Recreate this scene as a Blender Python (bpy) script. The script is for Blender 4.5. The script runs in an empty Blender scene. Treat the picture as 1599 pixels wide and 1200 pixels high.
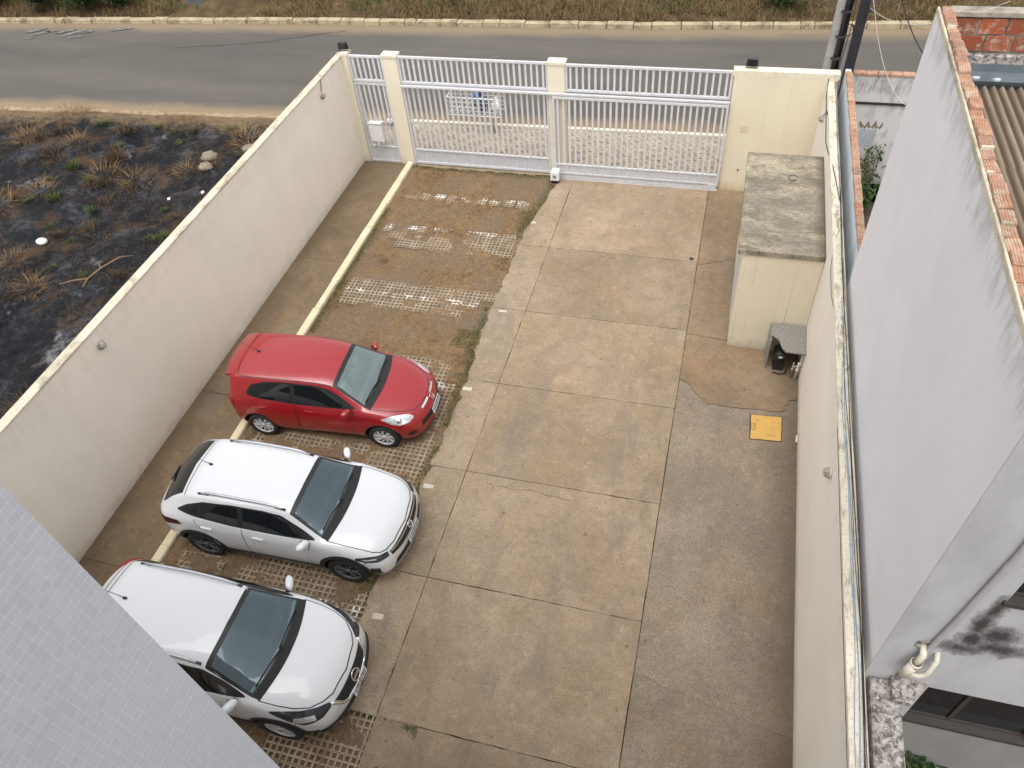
import bpy, bmesh, math, random
import numpy as np
from mathutils import Vector, Matrix
from mathutils.bvhtree import BVHTree
random.seed(7); rng = np.random.default_rng(11)
SC = bpy.context.scene
COL = SC.collection
R = math.radians

# ---------------------------------------------------------------- camera, sky, sun, exposure
cam = bpy.data.cameras.new('camera'); camo = bpy.data.objects.new('camera', cam); COL.objects.link(camo)
def cam_matrix(p, y, r, loc):
    cp, sp, cy, sy, cr, sr = math.cos(p), math.sin(p), math.cos(y), math.sin(y), math.cos(r), math.sin(r)
    R0 = np.array([[1,0,0],[0,0,-1],[0,1,0]], float)
    Rp = np.array([[1,0,0],[0,cp,-sp],[0,sp,cp]]); Rr = np.array([[cr,-sr,0],[sr,cr,0],[0,0,1]])
    Ry = np.array([[cy,sy,0],[-sy,cy,0],[0,0,1]])
    q = Rr @ Rp @ R0 @ Ry
    m = Matrix(((q[0][0], -q[1][0], -q[2][0], loc[0]), (q[0][1], -q[1][1], -q[2][1], loc[1]),
                (q[0][2], -q[1][2], -q[2][2], loc[2]), (0,0,0,1)))
    return m
camo.matrix_world = cam_matrix(0.8203, 0.3394, -0.1112, (0, 0, 10.6816))
cam.sensor_width = 36; cam.lens = 1177.2/1599*36; cam.clip_start = .05; cam.clip_end = 1500
SC.camera = camo
world = bpy.data.worlds.new('World'); SC.world = world; world.use_nodes = True
wn = world.node_tree.nodes; wl = world.node_tree.links
sky = wn.new('ShaderNodeTexSky'); sky.sky_type = 'NISHITA'; sky.sun_disc = False
SUN_EL, SUN_AZ = R(66), R(186)          # azimuth from +Y towards +X
sky.sun_elevation = SUN_EL; sky.sun_rotation = SUN_AZ; sky.air_density = 1.0; sky.dust_density = 3.0; sky.ozone_density = 1.0
hsv = wn.new('ShaderNodeHueSaturation'); hsv.inputs['Saturation'].default_value = .08      # grey overcast
wl.new(sky.outputs[0], hsv.inputs['Color']); wl.new(hsv.outputs[0], wn['Background'].inputs['Color'])
wn['Background'].inputs['Strength'].default_value = .15
sun = bpy.data.lights.new('sun', 'SUN'); sun.energy = .6; sun.angle = R(60); sun.color = (1, .965, .91)
suno = bpy.data.objects.new('sun', sun); COL.objects.link(suno)
sd = Vector((math.sin(SUN_AZ)*math.cos(SUN_EL), math.cos(SUN_AZ)*math.cos(SUN_EL), math.sin(SUN_EL)))
suno.rotation_euler = (-sd).to_track_quat('-Z', 'Y').to_euler(); suno.location = sd*60
SC.view_settings.view_transform = 'Standard'; SC.view_settings.look = 'None'; SC.view_settings.gamma = 1
SC.view_settings.use_curve_mapping = False; SC.view_settings.exposure = 1.06
SC.cycles.max_bounces = 8; SC.cycles.use_denoising = True

# ---------------------------------------------------------------- node material helpers
class NT:
    def __init__(s, name):
        s.m = bpy.data.materials.new(name); s.m.use_nodes = True
        s.n = s.m.node_tree.nodes; s.l = s.m.node_tree.links; s.b = s.n['Principled BSDF']
        s.g = s.n.new('ShaderNodeNewGeometry'); s.pos = s.g.outputs['Position']
    def link(s, a, b): s.l.new(a, b)
    def put(s, sock, v):
        if hasattr(v, 'is_linked') or hasattr(v, 'links'): s.l.new(v, sock)
        else:
            if isinstance(v, (tuple, list)) and len(v) == 3 and sock.type == 'RGBA': v = (*v, 1)
            sock.default_value = v
    def mapping(s, vec, scale=(1,1,1), rot=(0,0,0)):
        q = s.n.new('ShaderNodeMapping'); s.put(q.inputs['Vector'], vec); q.inputs['Scale'].default_value = scale; q.inputs['Rotation'].default_value = rot
        return q.outputs[0]
    def noise(s, scale=1, detail=4, rough=.55, vec=None, dist=0):
        q = s.n.new('ShaderNodeTexNoise'); s.put(q.inputs['Vector'], vec if vec is not None else s.pos)
        q.inputs['Scale'].default_value = scale; q.inputs['Detail'].default_value = detail; q.inputs['Roughness'].default_value = rough; q.inputs['Distortion'].default_value = dist
        return q.outputs[0]
    def voronoi(s, scale=1, vec=None, feature='F1', out='Distance'):
        q = s.n.new('ShaderNodeTexVoronoi'); q.feature = feature; s.put(q.inputs['Vector'], vec if vec is not None else s.pos); q.inputs['Scale'].default_value = scale
        return q.outputs[out]
    def ramp(s, fac, stops):
        q = s.n.new('ShaderNodeValToRGB'); s.put(q.inputs[0], fac)
        e = q.color_ramp.elements
        while len(e) < len(stops): e.new(.5)
        for k, (p, c) in enumerate(stops):
            e[k].position = p; e[k].color = (c, c, c, 1) if not isinstance(c, (tuple, list)) else (*c[:3], 1)
        return q.outputs[0]
    def mix(s, fac, a, b, mode='MIX'):
        q = s.n.new('ShaderNodeMix'); q.data_type = 'RGBA'; q.blend_type = mode
        s.put(q.inputs[0], fac); s.put(q.inputs[6], a); s.put(q.inputs[7], b); return q.outputs[2]
    def math(s, op, a, b=0.0):
        q = s.n.new('ShaderNodeMath'); q.operation = op; s.put(q.inputs[0], a); s.put(q.inputs[1], b); return q.outputs[0]
    def xyz(s, vec=None):
        q = s.n.new('ShaderNodeSeparateXYZ'); s.put(q.inputs[0], vec if vec is not None else s.pos); return q.outputs
    def rand(s):
        return s.n.new('ShaderNodeObjectInfo').outputs['Random']
    def objco(s):
        return s.n.new('ShaderNodeTexCoord').outputs['Object']
    def uv(s):
        return s.n.new('ShaderNodeTexCoord').outputs['UV']
    def bump(s, h, strength=.3, dist=.01):
        q = s.n.new('ShaderNodeBump'); s.put(q.inputs['Height'], h); q.inputs['Strength'].default_value = strength; q.inputs['Distance'].default_value = dist
        s.link(q.outputs[0], s.b.inputs['Normal']); return q
    def done(s, col=None, rough=None, metal=None, spec=None, coat=None):
        b = s.b.inputs
        if col is not None: s.put(b['Base Color'], col)
        if rough is not None: s.put(b['Roughness'], rough)
        if metal is not None: s.put(b['Metallic'], metal)
        if spec is not None: s.put(b['Specular IOR Level'], spec)
        if coat is not None: s.put(b['Coat Weight'], coat); b['Coat Roughness'].default_value = .03
        return s.m

def simple(name, col, rough=.6, metal=0, spec=.5, coat=None, var=.08, scale=9):
    t = NT(name); n = t.noise(scale, 5)
    lo = tuple(c*(1-var) for c in col); hi = tuple(min(1, c*(1+var)) for c in col)
    return t.done(t.ramp(n, [(.3, lo), (.7, hi)]), rough, metal, spec, coat)

MT = {}
def concrete(name, a, b, c, speck=.5, orange=.35, per=.17, agg=False, grime=None):
    t = NT(name)
    big = t.noise(.55, 6, .6); mid = t.noise(2.3, 8, .68, dist=.4); fine = t.noise(60, 4, .7)
    col = t.ramp(big, [(.32, a), (.52, b), (.70, c)])
    col = t.mix(t.math('MULTIPLY', t.ramp(t.noise(.9, 5, .6, vec=t.mapping(t.pos, (1,1,1), (0,0,1.1))), [(.5, 0), (.72, 1)]), orange), col, (.36, .235, .125))
    col = t.mix(t.ramp(mid, [(.34, .4), (.58, 0)]), col, tuple(x*.60 for x in b))
    col = t.mix(t.ramp(t.noise(1.1, 7, .65, dist=.8, vec=t.mapping(t.pos, (1,.55,1))), [(.52, 0), (.72, .5)]), col, (.155,.127,.102))
    col = t.mix(t.ramp(t.noise(8, 9, .8, dist=.4), [(.34, .4), (.50, 0)]), col, tuple(x*.58 for x in a))
    col = t.mix(t.ramp(t.noise(5, 9, .8), [(.53, 0), (.72, .5)]), col, tuple(min(1, x*1.35) for x in c))
    col = t.mix(t.ramp(t.noise(1, 6, .62, dist=.5, vec=t.mapping(t.pos, (1.5,.42,1), (0,0,.05))), [(.54, 0), (.70, .5)]), col, (.165,.142,.12))
    col = t.mix(t.ramp(t.noise(6.5, 2, .5), [(.70, 0), (.76, .55)]), col, (.085,.068,.052))
    sp = t.ramp(fine, [(.36, 1-speck*.6), (.5, 1), (.66, 1+speck*.25)])
    col = t.mix(1.0, col, sp, 'MULTIPLY')
    if agg:
        v = t.voronoi(75); col = t.mix(t.ramp(v, [(.15, .4), (.4, 0)]), col, (.48, .42, .35))
        col = t.mix(t.ramp(t.noise(34, 6, .8), [(.50, 0), (.64, .5)]), col, tuple(x*.45 for x in a))
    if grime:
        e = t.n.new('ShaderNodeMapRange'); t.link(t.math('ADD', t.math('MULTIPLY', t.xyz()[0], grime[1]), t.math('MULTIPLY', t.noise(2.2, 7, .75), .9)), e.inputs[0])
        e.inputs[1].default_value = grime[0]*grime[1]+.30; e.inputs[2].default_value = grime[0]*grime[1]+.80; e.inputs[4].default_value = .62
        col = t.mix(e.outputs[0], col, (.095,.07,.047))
    pv = t.math('ADD', t.math('MULTIPLY', t.rand(), per), 1-per/2)
    q = t.n.new('ShaderNodeVectorMath'); q.operation = 'SCALE'; t.link(col, q.inputs[0]); t.link(pv, q.inputs['Scale'])
    t.bump(t.mix(.5, t.noise(90, 5, .7), t.noise(14, 5)), .35, .006)
    return t.done(q.outputs[0], .88, spec=.25)
MT['slab'] = concrete('driveway_concrete', (0.245,0.181,0.118), (0.305,0.231,0.157), (0.361,0.280,0.199), .5)
MT['slab_light'] = concrete('edge_concrete', (0.270,0.205,0.138), (0.331,0.257,0.177), (0.393,0.313,0.225), .6, .25)
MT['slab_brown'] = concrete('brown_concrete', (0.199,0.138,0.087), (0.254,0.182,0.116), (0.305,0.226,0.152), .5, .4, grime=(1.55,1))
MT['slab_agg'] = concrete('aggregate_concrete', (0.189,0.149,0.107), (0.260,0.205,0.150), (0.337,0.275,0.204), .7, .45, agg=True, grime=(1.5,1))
MT['walk'] = concrete('walkway_concrete', (0.150,0.108,0.065), (0.195,0.140,0.085), (0.250,0.185,0.117), .6, .35, grime=(-9.15,-1))
MT['joint'] = simple('joint_dirt', (.055,.045,.035), .95)
MT['patchwhite'] = simple('pale_mortar', (.52,.47,.38), .9, var=.2, scale=30)

def soil():
    t = NT('parking_soil')
    n1 = t.noise(1.1, 6, .6, dist=.5); n2 = t.noise(6, 8, .75); n3 = t.noise(45, 6, .8, vec=t.mapping(t.pos, (1,.35,1), (0,0,.6)))
    col = t.ramp(n1, [(.3, (.085,.052,.029)), (.46, (.175,.110,.062)), (.7, (.25,.178,.113))])
    col = t.mix(t.ramp(n2, [(.44, 0), (.62, .75)]), col, (.33,.205,.10))
    col = t.mix(t.ramp(t.noise(.8, 4, .5, vec=t.mapping(t.pos, (1,1,1), (0,0,.4))), [(.46, 0), (.58, .9)]), col, (.205,.15,.105))
    col = t.mix(t.ramp(n3, [(.38, .65), (.6, 0)]), col, (.07,.05,.03))
    col = t.mix(t.ramp(n3, [(.56, 0), (.72, .7)]), col, (.42,.30,.165))
    t.bump(t.mix(.5, n3, n2), .8, .03)
    return t.done(col, .95, spec=.15)
MT['soil'] = soil()

def grid_mat():
    t = NT('grass_paver_concrete')
    y = t.xyz()[1]; f = None
    for y0 in (4.32, 6.76, 9.08, 11.52, 13.97, 15.36):      # painted bay lines
        d = t.math('ABSOLUTE', t.math('SUBTRACT', y, y0)); k = t.math('LESS_THAN', d, .085)
        f = k if f is None else t.math('ADD', f, k)
    f = t.math('MULTIPLY', f, t.ramp(t.noise(2.6, 3, .6), [(.50, 0), (.56, 1)]))
    col = t.ramp(t.noise(3, 7, .7), [(.3, (.21,.16,.108)), (.5, (.315,.25,.18)), (.7, (.41,.34,.26))])
    col = t.mix(t.ramp(t.noise(22, 4, .7), [(.54, 0), (.72, .6)]), col, (.18,.13,.085))
    col = t.mix(f, col, (.68,.65,.60))
    return t.done(col, .9, spec=.2)
MT['grid'] = grid_mat()

def render_wall(name, col, stain, amount, streak=.5, base=.4, rain=(6,6,.25), zbase=0, top=None, thin=False, extra=None):
    """rough painted render with vertical rain streaks, speckle and a dirty foot"""
    t = NT(name)
    n = t.noise(1.2, 5, .6)
    c = t.ramp(n, [(.3, tuple(x*.95 for x in col)), (.7, tuple(min(1, x*1.03) for x in col))])
    st = t.noise(1, 6, .65, vec=t.mapping(t.pos, rain))
    c = t.mix(t.math('MULTIPLY', t.mix(1.0, t.ramp(st, [(.60, 0), (.68, 1)]), t.ramp(t.noise(1.7, 3, .5), [(.45, 0), (.6, 1)]), 'MULTIPLY') if thin else t.ramp(st, [(.57, 0), (.64, 1)] if thin else [(.5, 0), (.78, 1)]), amount*streak), c, stain)
    c = t.mix(t.math('MULTIPLY', t.ramp(t.noise(26, 5, .8), [(.60, 0), (.74, 1)]), amount*.5), c, stain)
    z = t.xyz()[2]
    ft = t.n.new('ShaderNodeMapRange'); t.link(t.math('ADD', z, t.math('MULTIPLY', t.noise(4, 5, .7), .5)), ft.inputs[0])
    ft.inputs[1].default_value = zbase+.20; ft.inputs[2].default_value = zbase+.52; ft.inputs[3].default_value = base; ft.inputs[4].default_value = 0
    c = t.mix(ft.outputs[0], c, stain)
    if top:
        tp = t.n.new('ShaderNodeMapRange'); t.link(t.math('ADD', z, t.math('MULTIPLY', t.noise(1, 7, .75, vec=t.mapping(t.pos, (5,5,.8))), top[1])), tp.inputs[0])
        tp.inputs[1].default_value = top[0]+top[1]*.36; tp.inputs[2].default_value = top[0]+top[1]*.62; tp.inputs[3].default_value = 0; tp.inputs[4].default_value = top[2]
        c = t.mix(t.math('MULTIPLY', tp.outputs[0], t.ramp(t.noise(1, 6, .8, vec=t.mapping(t.pos, (7,7,1.6))), [(.44, .05), (.60, 1)])), c, top[3])
    if extra: c = extra(t, c)
    t.bump(t.noise(130, 4, .7), .25, .004)
    return t.done(c, .85, spec=.25)
MT['wall_cream'] = render_wall('cream_render', (.82,.76,.67), (.42,.33,.22), .25, .3, .6, top=(2.46, .5, .14, (.46,.39,.29)))
MT['wall_yellow'] = render_wall('yellowish_cream_render', (.70,.63,.485), (.46,.34,.16), .35, .4, .6)
MT['wall_pillar'] = render_wall('pillar_cream_render', (.71,.645,.52), (.45,.36,.22), .2, .3, .35)
MT['wall_shed'] = render_wall('shed_cream_render', (.68,.60,.46), (.13,.11,.08), .9, .9, .45, rain=(34,34,.05), thin=True)
MT['wall_house'] = render_wall('lilac_white_render', (.73,.72,.74), (.42,.41,.42), .22, .2, 0, rain=(1.2,1.2,.3), top=(6.52, .9, .5, (.29,.28,.285)))
MT['wall_front'] = render_wall('grey_white_render', (.46,.455,.46), (.13,.12,.125), .7, .55, .5, rain=(1.6,1.6,.7))
def mould(t, c):
    x, y, z = t.xyz(); out = None
    def blob(cx, cz, rx, rz):
        a = t.math('DIVIDE', t.math('SUBTRACT', x, cx), rx); b = t.math('DIVIDE', t.math('SUBTRACT', z, cz), rz)
        d = t.math('SQRT', t.math('ADD', t.math('MULTIPLY', a, a), t.math('MULTIPLY', b, b))); return t.math('SUBTRACT', 1.0, d)
    for q in [(2.84,4.25,.11,.34),(2.83,3.95,.15,.38),(2.84,3.66,.17,.32),(2.80,3.45,.32,.17),(3.10,3.56,.36,.20),(2.98,3.80,.30,.26)]:
        k = blob(*q); out = k if out is None else t.math('MAXIMUM', out, k)
    f = t.math('ADD', out, t.math('MULTIPLY', t.math('SUBTRACT', t.noise(1, 9, .8, vec=t.mapping(t.pos, (7,7,4))), .5), 2.0))
    return t.mix(t.ramp(f, [(.10, 0), (.40, .55), (.85, .95)]), c, (.035,.030,.027))
MT['wall_front'] = render_wall('grey_white_render', (.46,.455,.47), (.15,.135,.14), .7, .55, .5, rain=(1.6,1.6,.7), extra=mould)
MT['wall_low_shade'] = render_wall('shaded_dirty_render', (.26,.25,.235), (.10,.085,.07), .7, .5, .5, rain=(1.6,1.6,.7))
MT['wall_blue'] = render_wall('pale_blue_render', (.60,.65,.70), (.22,.21,.2), .8, .6, 0)
MT['wall_flaky'] = render_wall('flaking_white_render', (.60,.585,.565), (.20,.18,.16), 1.0, .8, .9, rain=(5,5,2.2), top=(2.22, .5, .6, (.16,.14,.13)))

def cap_mat(name, col, dirt, amt, sx=(2,2,2)):
    t = NT(name)
    n = t.noise(1, 8, .72, vec=t.mapping(t.pos, sx), dist=.6)
    c = t.ramp(t.noise(3, 4), [(.3, tuple(x*.88 for x in col)), (.7, col)])
    c = t.mix(t.ramp(n, [(.60-amt*.22, 0), (.70-amt*.12, 1)]), c, dirt)
    c = t.mix(t.ramp(t.noise(24, 6, .8), [(.52, 0), (.68, .6)]), c, tuple(x*.6 for x in dirt))
    t.bump(t.noise(40, 5, .7), .4, .008)
    return t.done(c, .9, spec=.2)
MT['cap'] = cap_mat('wall_top_lichen', (.64,.58,.45), (.30,.265,.20), .55, (3,1.2,3))
MT['cap_clean'] = cap_mat('pillar_cap', (.72,.665,.53), (.46,.40,.29), .15)
MT['cap_right'] = cap_mat('weathered_wall_top', (.68,.62,.50), (.30,.255,.195), .45, (9,3,6))
def shed_top():
    t = NT('mouldy_roof_slab')
    n = t.noise(1, 10, .78, vec=t.mapping(t.pos, (1.7,3.4,2)), dist=.3); f = t.noise(1, 7, .8, vec=t.mapping(t.pos, (16,40,9)))
    c = t.ramp(n, [(.36, (.14,.125,.095)), (.46, (.25,.215,.15)), (.54, (.41,.36,.26)), (.66, (.54,.475,.345))])
    c = t.mix(t.ramp(t.noise(.9, 4, .6), [(.42, .6), (.6, 0)]), c, (.21,.19,.155))
    c = t.mix(t.ramp(f, [(.42, .6), (.58, 0)]), c, (.10,.09,.074))
    c = t.mix(t.ramp(t.noise(38, 6, .8), [(.60, 0), (.72, .6)]), c, (.62,.57,.42))
    x = t.xyz()[0]; e = t.n.new('ShaderNodeMapRange'); t.link(t.math('ADD', x, t.math('MULTIPLY', t.noise(5, 6, .8), .22)), e.inputs[0]); e.inputs[1].default_value = 1.86; e.inputs[2].default_value = 2.04; e.inputs[4].default_value = .8
    c = t.mix(e.outputs[0], c, (.10,.085,.06))
    t.bump(f, .5, .01); return t.done(c, .92, spec=.15)
MT['shed_top'] = shed_top()
MT['lichen_wall'] = cap_mat('lichen_grey_concrete', (.50,.46,.43), (.085,.075,.07), .8, (15,15,15))
MT['kerb'] = cap_mat('cream_kerb_paint', (.70,.60,.40), (.72,.69,.62), .25, (1,1.4,1))
MT['kerb_far'] = cap_mat('old_kerb_paint', (.43,.36,.24), (.20,.155,.10), .6, (2.5,2.5,2.5))
MT['granite'] = (lambda t: t.done(t.ramp(t.noise(70, 5, .85), [(.36, (.06,.058,.055)), (.5, (.22,.21,.195)), (.62, (.42,.40,.37))]), .5))(NT('grey_granite'))
MT['yellow'] = (lambda t: t.done(t.mix(t.ramp(t.noise(7, 7, .75, dist=.5), [(.52, 0), (.70, .8)]), (.56,.345,.10), (.26,.14,.045)), .7, spec=.3))(NT('yellow_lid_paint'))
MT['white_metal'] = simple('white_gate_paint', (.56,.56,.575), .42, var=.08)
MT['white_plastic'] = simple('white_plastic', (.70,.70,.70), .35, var=.03)
MT['lamp_cream'] = simple('aged_cream_lamp', (.52,.49,.42), .5, var=.1)
MT['lamp_globe'] = simple('dusty_lamp_glass', (.26,.25,.225), .25, var=.2)
MT['patch_grey'] = simple('grey_render_patch', (.40,.41,.45), .85, var=.15)
MT['grey_metal'] = simple('galvanised_steel', (.38,.39,.40), .45, .6)
MT['blue_steel'] = simple('blue_grey_gutter_sheet', (.27,.32,.35), .5, .2, var=.2, scale=4)
MT['dark_steel'] = simple('dark_steel', (.045,.047,.055), .45, .3, var=.2)
MT['pole'] = simple('grey_pole_concrete', (.33,.32,.30), .85, var=.12)
MT['black'] = simple('black_plastic', (.012,.012,.013), .45)
MT['black_matte'] = simple('black_rubber', (.016,.016,.017), .8)
MT['blue_cable'] = simple('blue_cable', (.12,.24,.42), .5)
MT['white_cable'] = simple('white_cable', (.62,.60,.56), .5)
MT['pvc'] = simple('cream_pvc_pipe', (.62,.58,.48), .4, var=.1)
MT['lilac_pipe'] = simple('lilac_grey_conduit', (.40,.375,.385), .6)
MT['dark_bag'] = simple('dark_blue_bin_bag', (.03,.045,.09), .35, var=.4)
MT['blue_bag'] = simple('blue_plastic_bag', (.03,.13,.38), .4)
MT['pale_bag'] = simple('pale_plastic_bag', (.62,.64,.66), .35, var=.1)
MT['blackglass'] = simple('dark_window_pane', (.012,.013,.015), .08)
MT['frame_dark'] = simple('brown_window_frame', (.05,.042,.038), .5)
MT['plate_beige'] = simple('beige_cover_plate', (.62,.52,.34), .6)
MT['stain_black'] = simple('black_mould', (.025,.022,.02), .9, var=.4, scale=20)
MT['stone'] = simple('pale_stone', (.21,.175,.125), .9, var=.4, scale=12)
MT['wood'] = simple('dead_wood', (.17,.11,.065), .9, var=.3, scale=30)
MT['ash'] = (lambda t: t.done(t.ramp(t.noise(9, 7, .8), [(.35, (.012,.012,.014)), (.6, (.06,.06,.065)), (.75, (.3,.3,.31))]), .95))(NT('ash_heap'))

def brick_mat(name, a, b, c):
    t = NT(name); r = t.rand()
    col = t.ramp(r, [(0, a), (.5, b), (1, c)])
    n = t.noise(16, 6, .75)
    col = t.mix(t.ramp(n, [(.48, 0), (.66, .7)]), col, (.17,.11,.085))
    col = t.mix(t.ramp(t.noise(7, 6, .7), [(.50, 0), (.64, .75)]), col, (.45,.38,.30))
    t.bump(n, .4, .008)
    return t.done(col, .9, spec=.2)
MT['brick'] = brick_mat('weathered_clay_brick', (.40,.20,.125), (.46,.28,.19), (.32,.185,.13))
MT['brick_red'] = brick_mat('red_clay_brick', (.36,.085,.036), (.22,.062,.033), (.42,.115,.05))
MT['mortar'] = cap_mat('grey_mortar', (.37,.335,.285), (.15,.125,.105), .6)

def roof_mat():
    t = NT('old_fibre_cement_sheet')
    n = t.noise(1, 7, .7, vec=t.mapping(t.pos, (9,.7,1))); z = t.math('COSINE', t.math('MULTIPLY', t.math('SUBTRACT', t.xyz()[0], 2.20), 66.139))
    col = t.ramp(n, [(.3, (.15,.115,.08)), (.52, (.235,.19,.14)), (.72, (.33,.285,.225))])
    col = t.mix(t.ramp(t.math('ADD', t.math('MULTIPLY', z, .5), .5), [(.2, .85), (.75, 0)]), col, (.07,.045,.028))
    return t.done(col, .9, spec=.2)
MT['roof'] = roof_mat()

def tile_mat():
    t = NT('white_glazed_tile'); r = t.rand()
    c = t.ramp(r, [(0, (.575,.60,.655)), (1, (.625,.648,.70))])
    c = t.mix(t.ramp(t.noise(25, 4), [(.55, 0), (.8, .25)]), c, (.42,.44,.47))
    return t.done(c, .28, spec=.4)
MT['tile'] = tile_mat()
MT['grout'] = simple('pale_grout', (.80,.81,.83), .8, var=.03)

def asphalt():
    t = NT('worn_asphalt')
    n = t.noise(.35, 6, .6, vec=t.mapping(t.pos, (.35,1.6,1), (0,0,.035))); f = t.noise(70, 5, .8)
    c = t.ramp(n, [(.3, (.080,.072,.064)), (.5, (.106,.094,.083)), (.72, (.135,.120,.105))])
    c = t.mix(t.ramp(f, [(.35, .5), (.6, 0)]), c, (.07,.065,.06))
    c = t.mix(t.ramp(t.noise(1.4, 7, .75), [(.60, 0), (.75, .5)]), c, (.075,.068,.062))
    v = t.xyz(t.uv())[1]
    vv = t.math('ADD', v, t.math('MULTIPLY', t.math('SUBTRACT', t.noise(.9, 6, .7, vec=t.mapping(t.pos, (.4,1,1))), .5), .16))
    c = t.mix(t.ramp(vv, [(.03, .95), (.11, 0)]), c, (.235,.175,.11))
    c = t.mix(t.ramp(vv, [(.86, 0), (.955, .85)]), c, (.235,.178,.115))
    t.bump(f, .4, .006)
    return t.done(c, .9, spec=.25)
MT['road'] = asphalt()
MT['roadpaint'] = (lambda t: t.done(t.ramp(t.noise(4, 6, .8), [(.42, (.10,.093,.087)), (.64, (.21,.20,.19))]), .9))(NT('worn_road_paint'))

def burnt():
    t = NT('burnt_ground')
    n1 = t.noise(.9, 8, .70, dist=.3); n2 = t.noise(3.2, 10, .80, dist=.2); n3 = t.noise(22, 8, .85)
    c = t.ramp(n2, [(.34, (.003,.004,.005)), (.54, (.009,.010,.013)), (.66, (.030,.034,.044))])
    am = t.mix(1.0, t.ramp(t.noise(1.1, 9, .78, dist=.5), [(.52, 0), (.66, 1)]), t.ramp(n3, [(.40, 0), (.62, 1)]), 'MULTIPLY')
    c = t.mix(am, c, (.13,.14,.17))
    am = t.mix(1.0, t.ramp(t.noise(.75, 8, .7, vec=t.mapping(t.pos, (1,1,1), (0,0,.8))), [(.60, 0), (.68, 1)]), t.ramp(n3, [(.36, 0), (.56, 1)]), 'MULTIPLY')
    c = t.mix(am, c, (.26,.25,.255))
    c = t.mix(t.ramp(n1, [(.53, 0), (.64, .85)]), c, (.075,.044,.024))
    c = t.mix(t.ramp(n3, [(.60, 0), (.74, .7)]), c, (.12,.078,.045))
    y = t.xyz()[1]; yy = t.math('ADD', y, t.math('MULTIPLY', t.math('SUBTRACT', n2, .5), 2.4))
    yy = t.math('ADD', yy, t.math('MULTIPLY', t.xyz()[0], -.05))
    e = t.n.new('ShaderNodeMapRange'); t.link(yy, e.inputs[0]); e.inputs[1].default_value = 18.35; e.inputs[2].default_value = 18.85
    c = t.mix(e.outputs[0], c, t.ramp(n3, [(.35, (.11,.072,.04)), (.65, (.25,.18,.105))]))
    t.bump(t.mix(.5, n2, n3), 1, .06)
    return t.done(c, .9, spec=.25)
MT['burnt'] = burnt()
def bank():
    t = NT('dry_bank_soil'); n = t.noise(1.2, 7, .7); f = t.noise(20, 6, .8)
    c = t.ramp(n, [(.32, (.055,.042,.022)), (.5, (.12,.082,.042)), (.7, (.21,.145,.078))])
    c = t.mix(t.ramp(f, [(.4, .7), (.6, 0)]), c, (.05,.035,.02))
    t.bump(f, 1, .05); return t.done(c, .95, spec=.1)
MT['bank'] = bank()
def blade(name, cols):
    t = NT(name); q = t.n.new('ShaderNodeAttribute'); q.attribute_name = 'tint'
    return t.done(t.ramp(q.outputs['Fac'], [(k/(len(cols)-1), c) for k, c in enumerate(cols)]), .85, spec=.15)
MT['straw_lot'] = blade('brown_straw', [(.09,.055,.028), (.17,.105,.05), (.26,.17,.085), (.12,.07,.035)])
MT['straw'] = blade('dry_straw', [(.18,.11,.055), (.31,.20,.10), (.44,.31,.165), (.22,.135,.066)])
MT['straw_dark'] = blade('charred_straw', [(.015,.012,.010), (.075,.044,.023), (.15,.095,.05), (.04,.027,.017)])
MT['bankgrass'] = blade('dry_bank_grass', [(.075,.05,.025), (.15,.095,.045), (.24,.165,.083), (.10,.075,.032)])
MT['green'] = blade('green_grass', [(.03,.052,.015), (.055,.085,.024), (.085,.115,.034), (.11,.105,.042)])
MT['leaf'] = blade('shrub_leaf', [(.018,.038,.012), (.035,.065,.02), (.06,.095,.03)])
MT['leaf_dark'] = blade('dark_leaf', [(.015,.035,.012), (.03,.055,.02), (.045,.08,.028)])
MT['paver'] = (lambda t: (t.bump(t.noise(50, 5), .4, .005), t.done(t.mix(t.ramp(t.noise(4, 7, .75), [(.45, 0), (.66, .8)]), t.ramp(t.rand(), [(0, (.37,.32,.25)), (.5, (.45,.395,.315)), (1, (.33,.28,.215))]), (.23,.175,.12)), .9, spec=.2))[1])(NT('sidewalk_paver'))
MT['sand'] = (lambda t: t.done(t.ramp(t.noise(3, 8, .75), [(.35, (.20,.145,.09)), (.65, (.36,.28,.19))]), .95, spec=.1))(NT('sandy_bed'))
MT['dirt'] = (lambda t: (t.bump(t.noise(14, 6, .8), .8, .04), t.done(t.ramp(t.noise(5, 8, .8), [(.3, (.05,.038,.03)), (.55, (.11,.085,.065)), (.75, (.2,.16,.125))]), .95, spec=.1))[1])(NT('yard_dirt'))
MT['terrain'] = (lambda t: t.done(t.ramp(t.noise(.3, 8, .7), [(.35, (.10,.075,.04)), (.65, (.22,.165,.09))]), .95, spec=.1))(NT('terrain_soil'))

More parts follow.
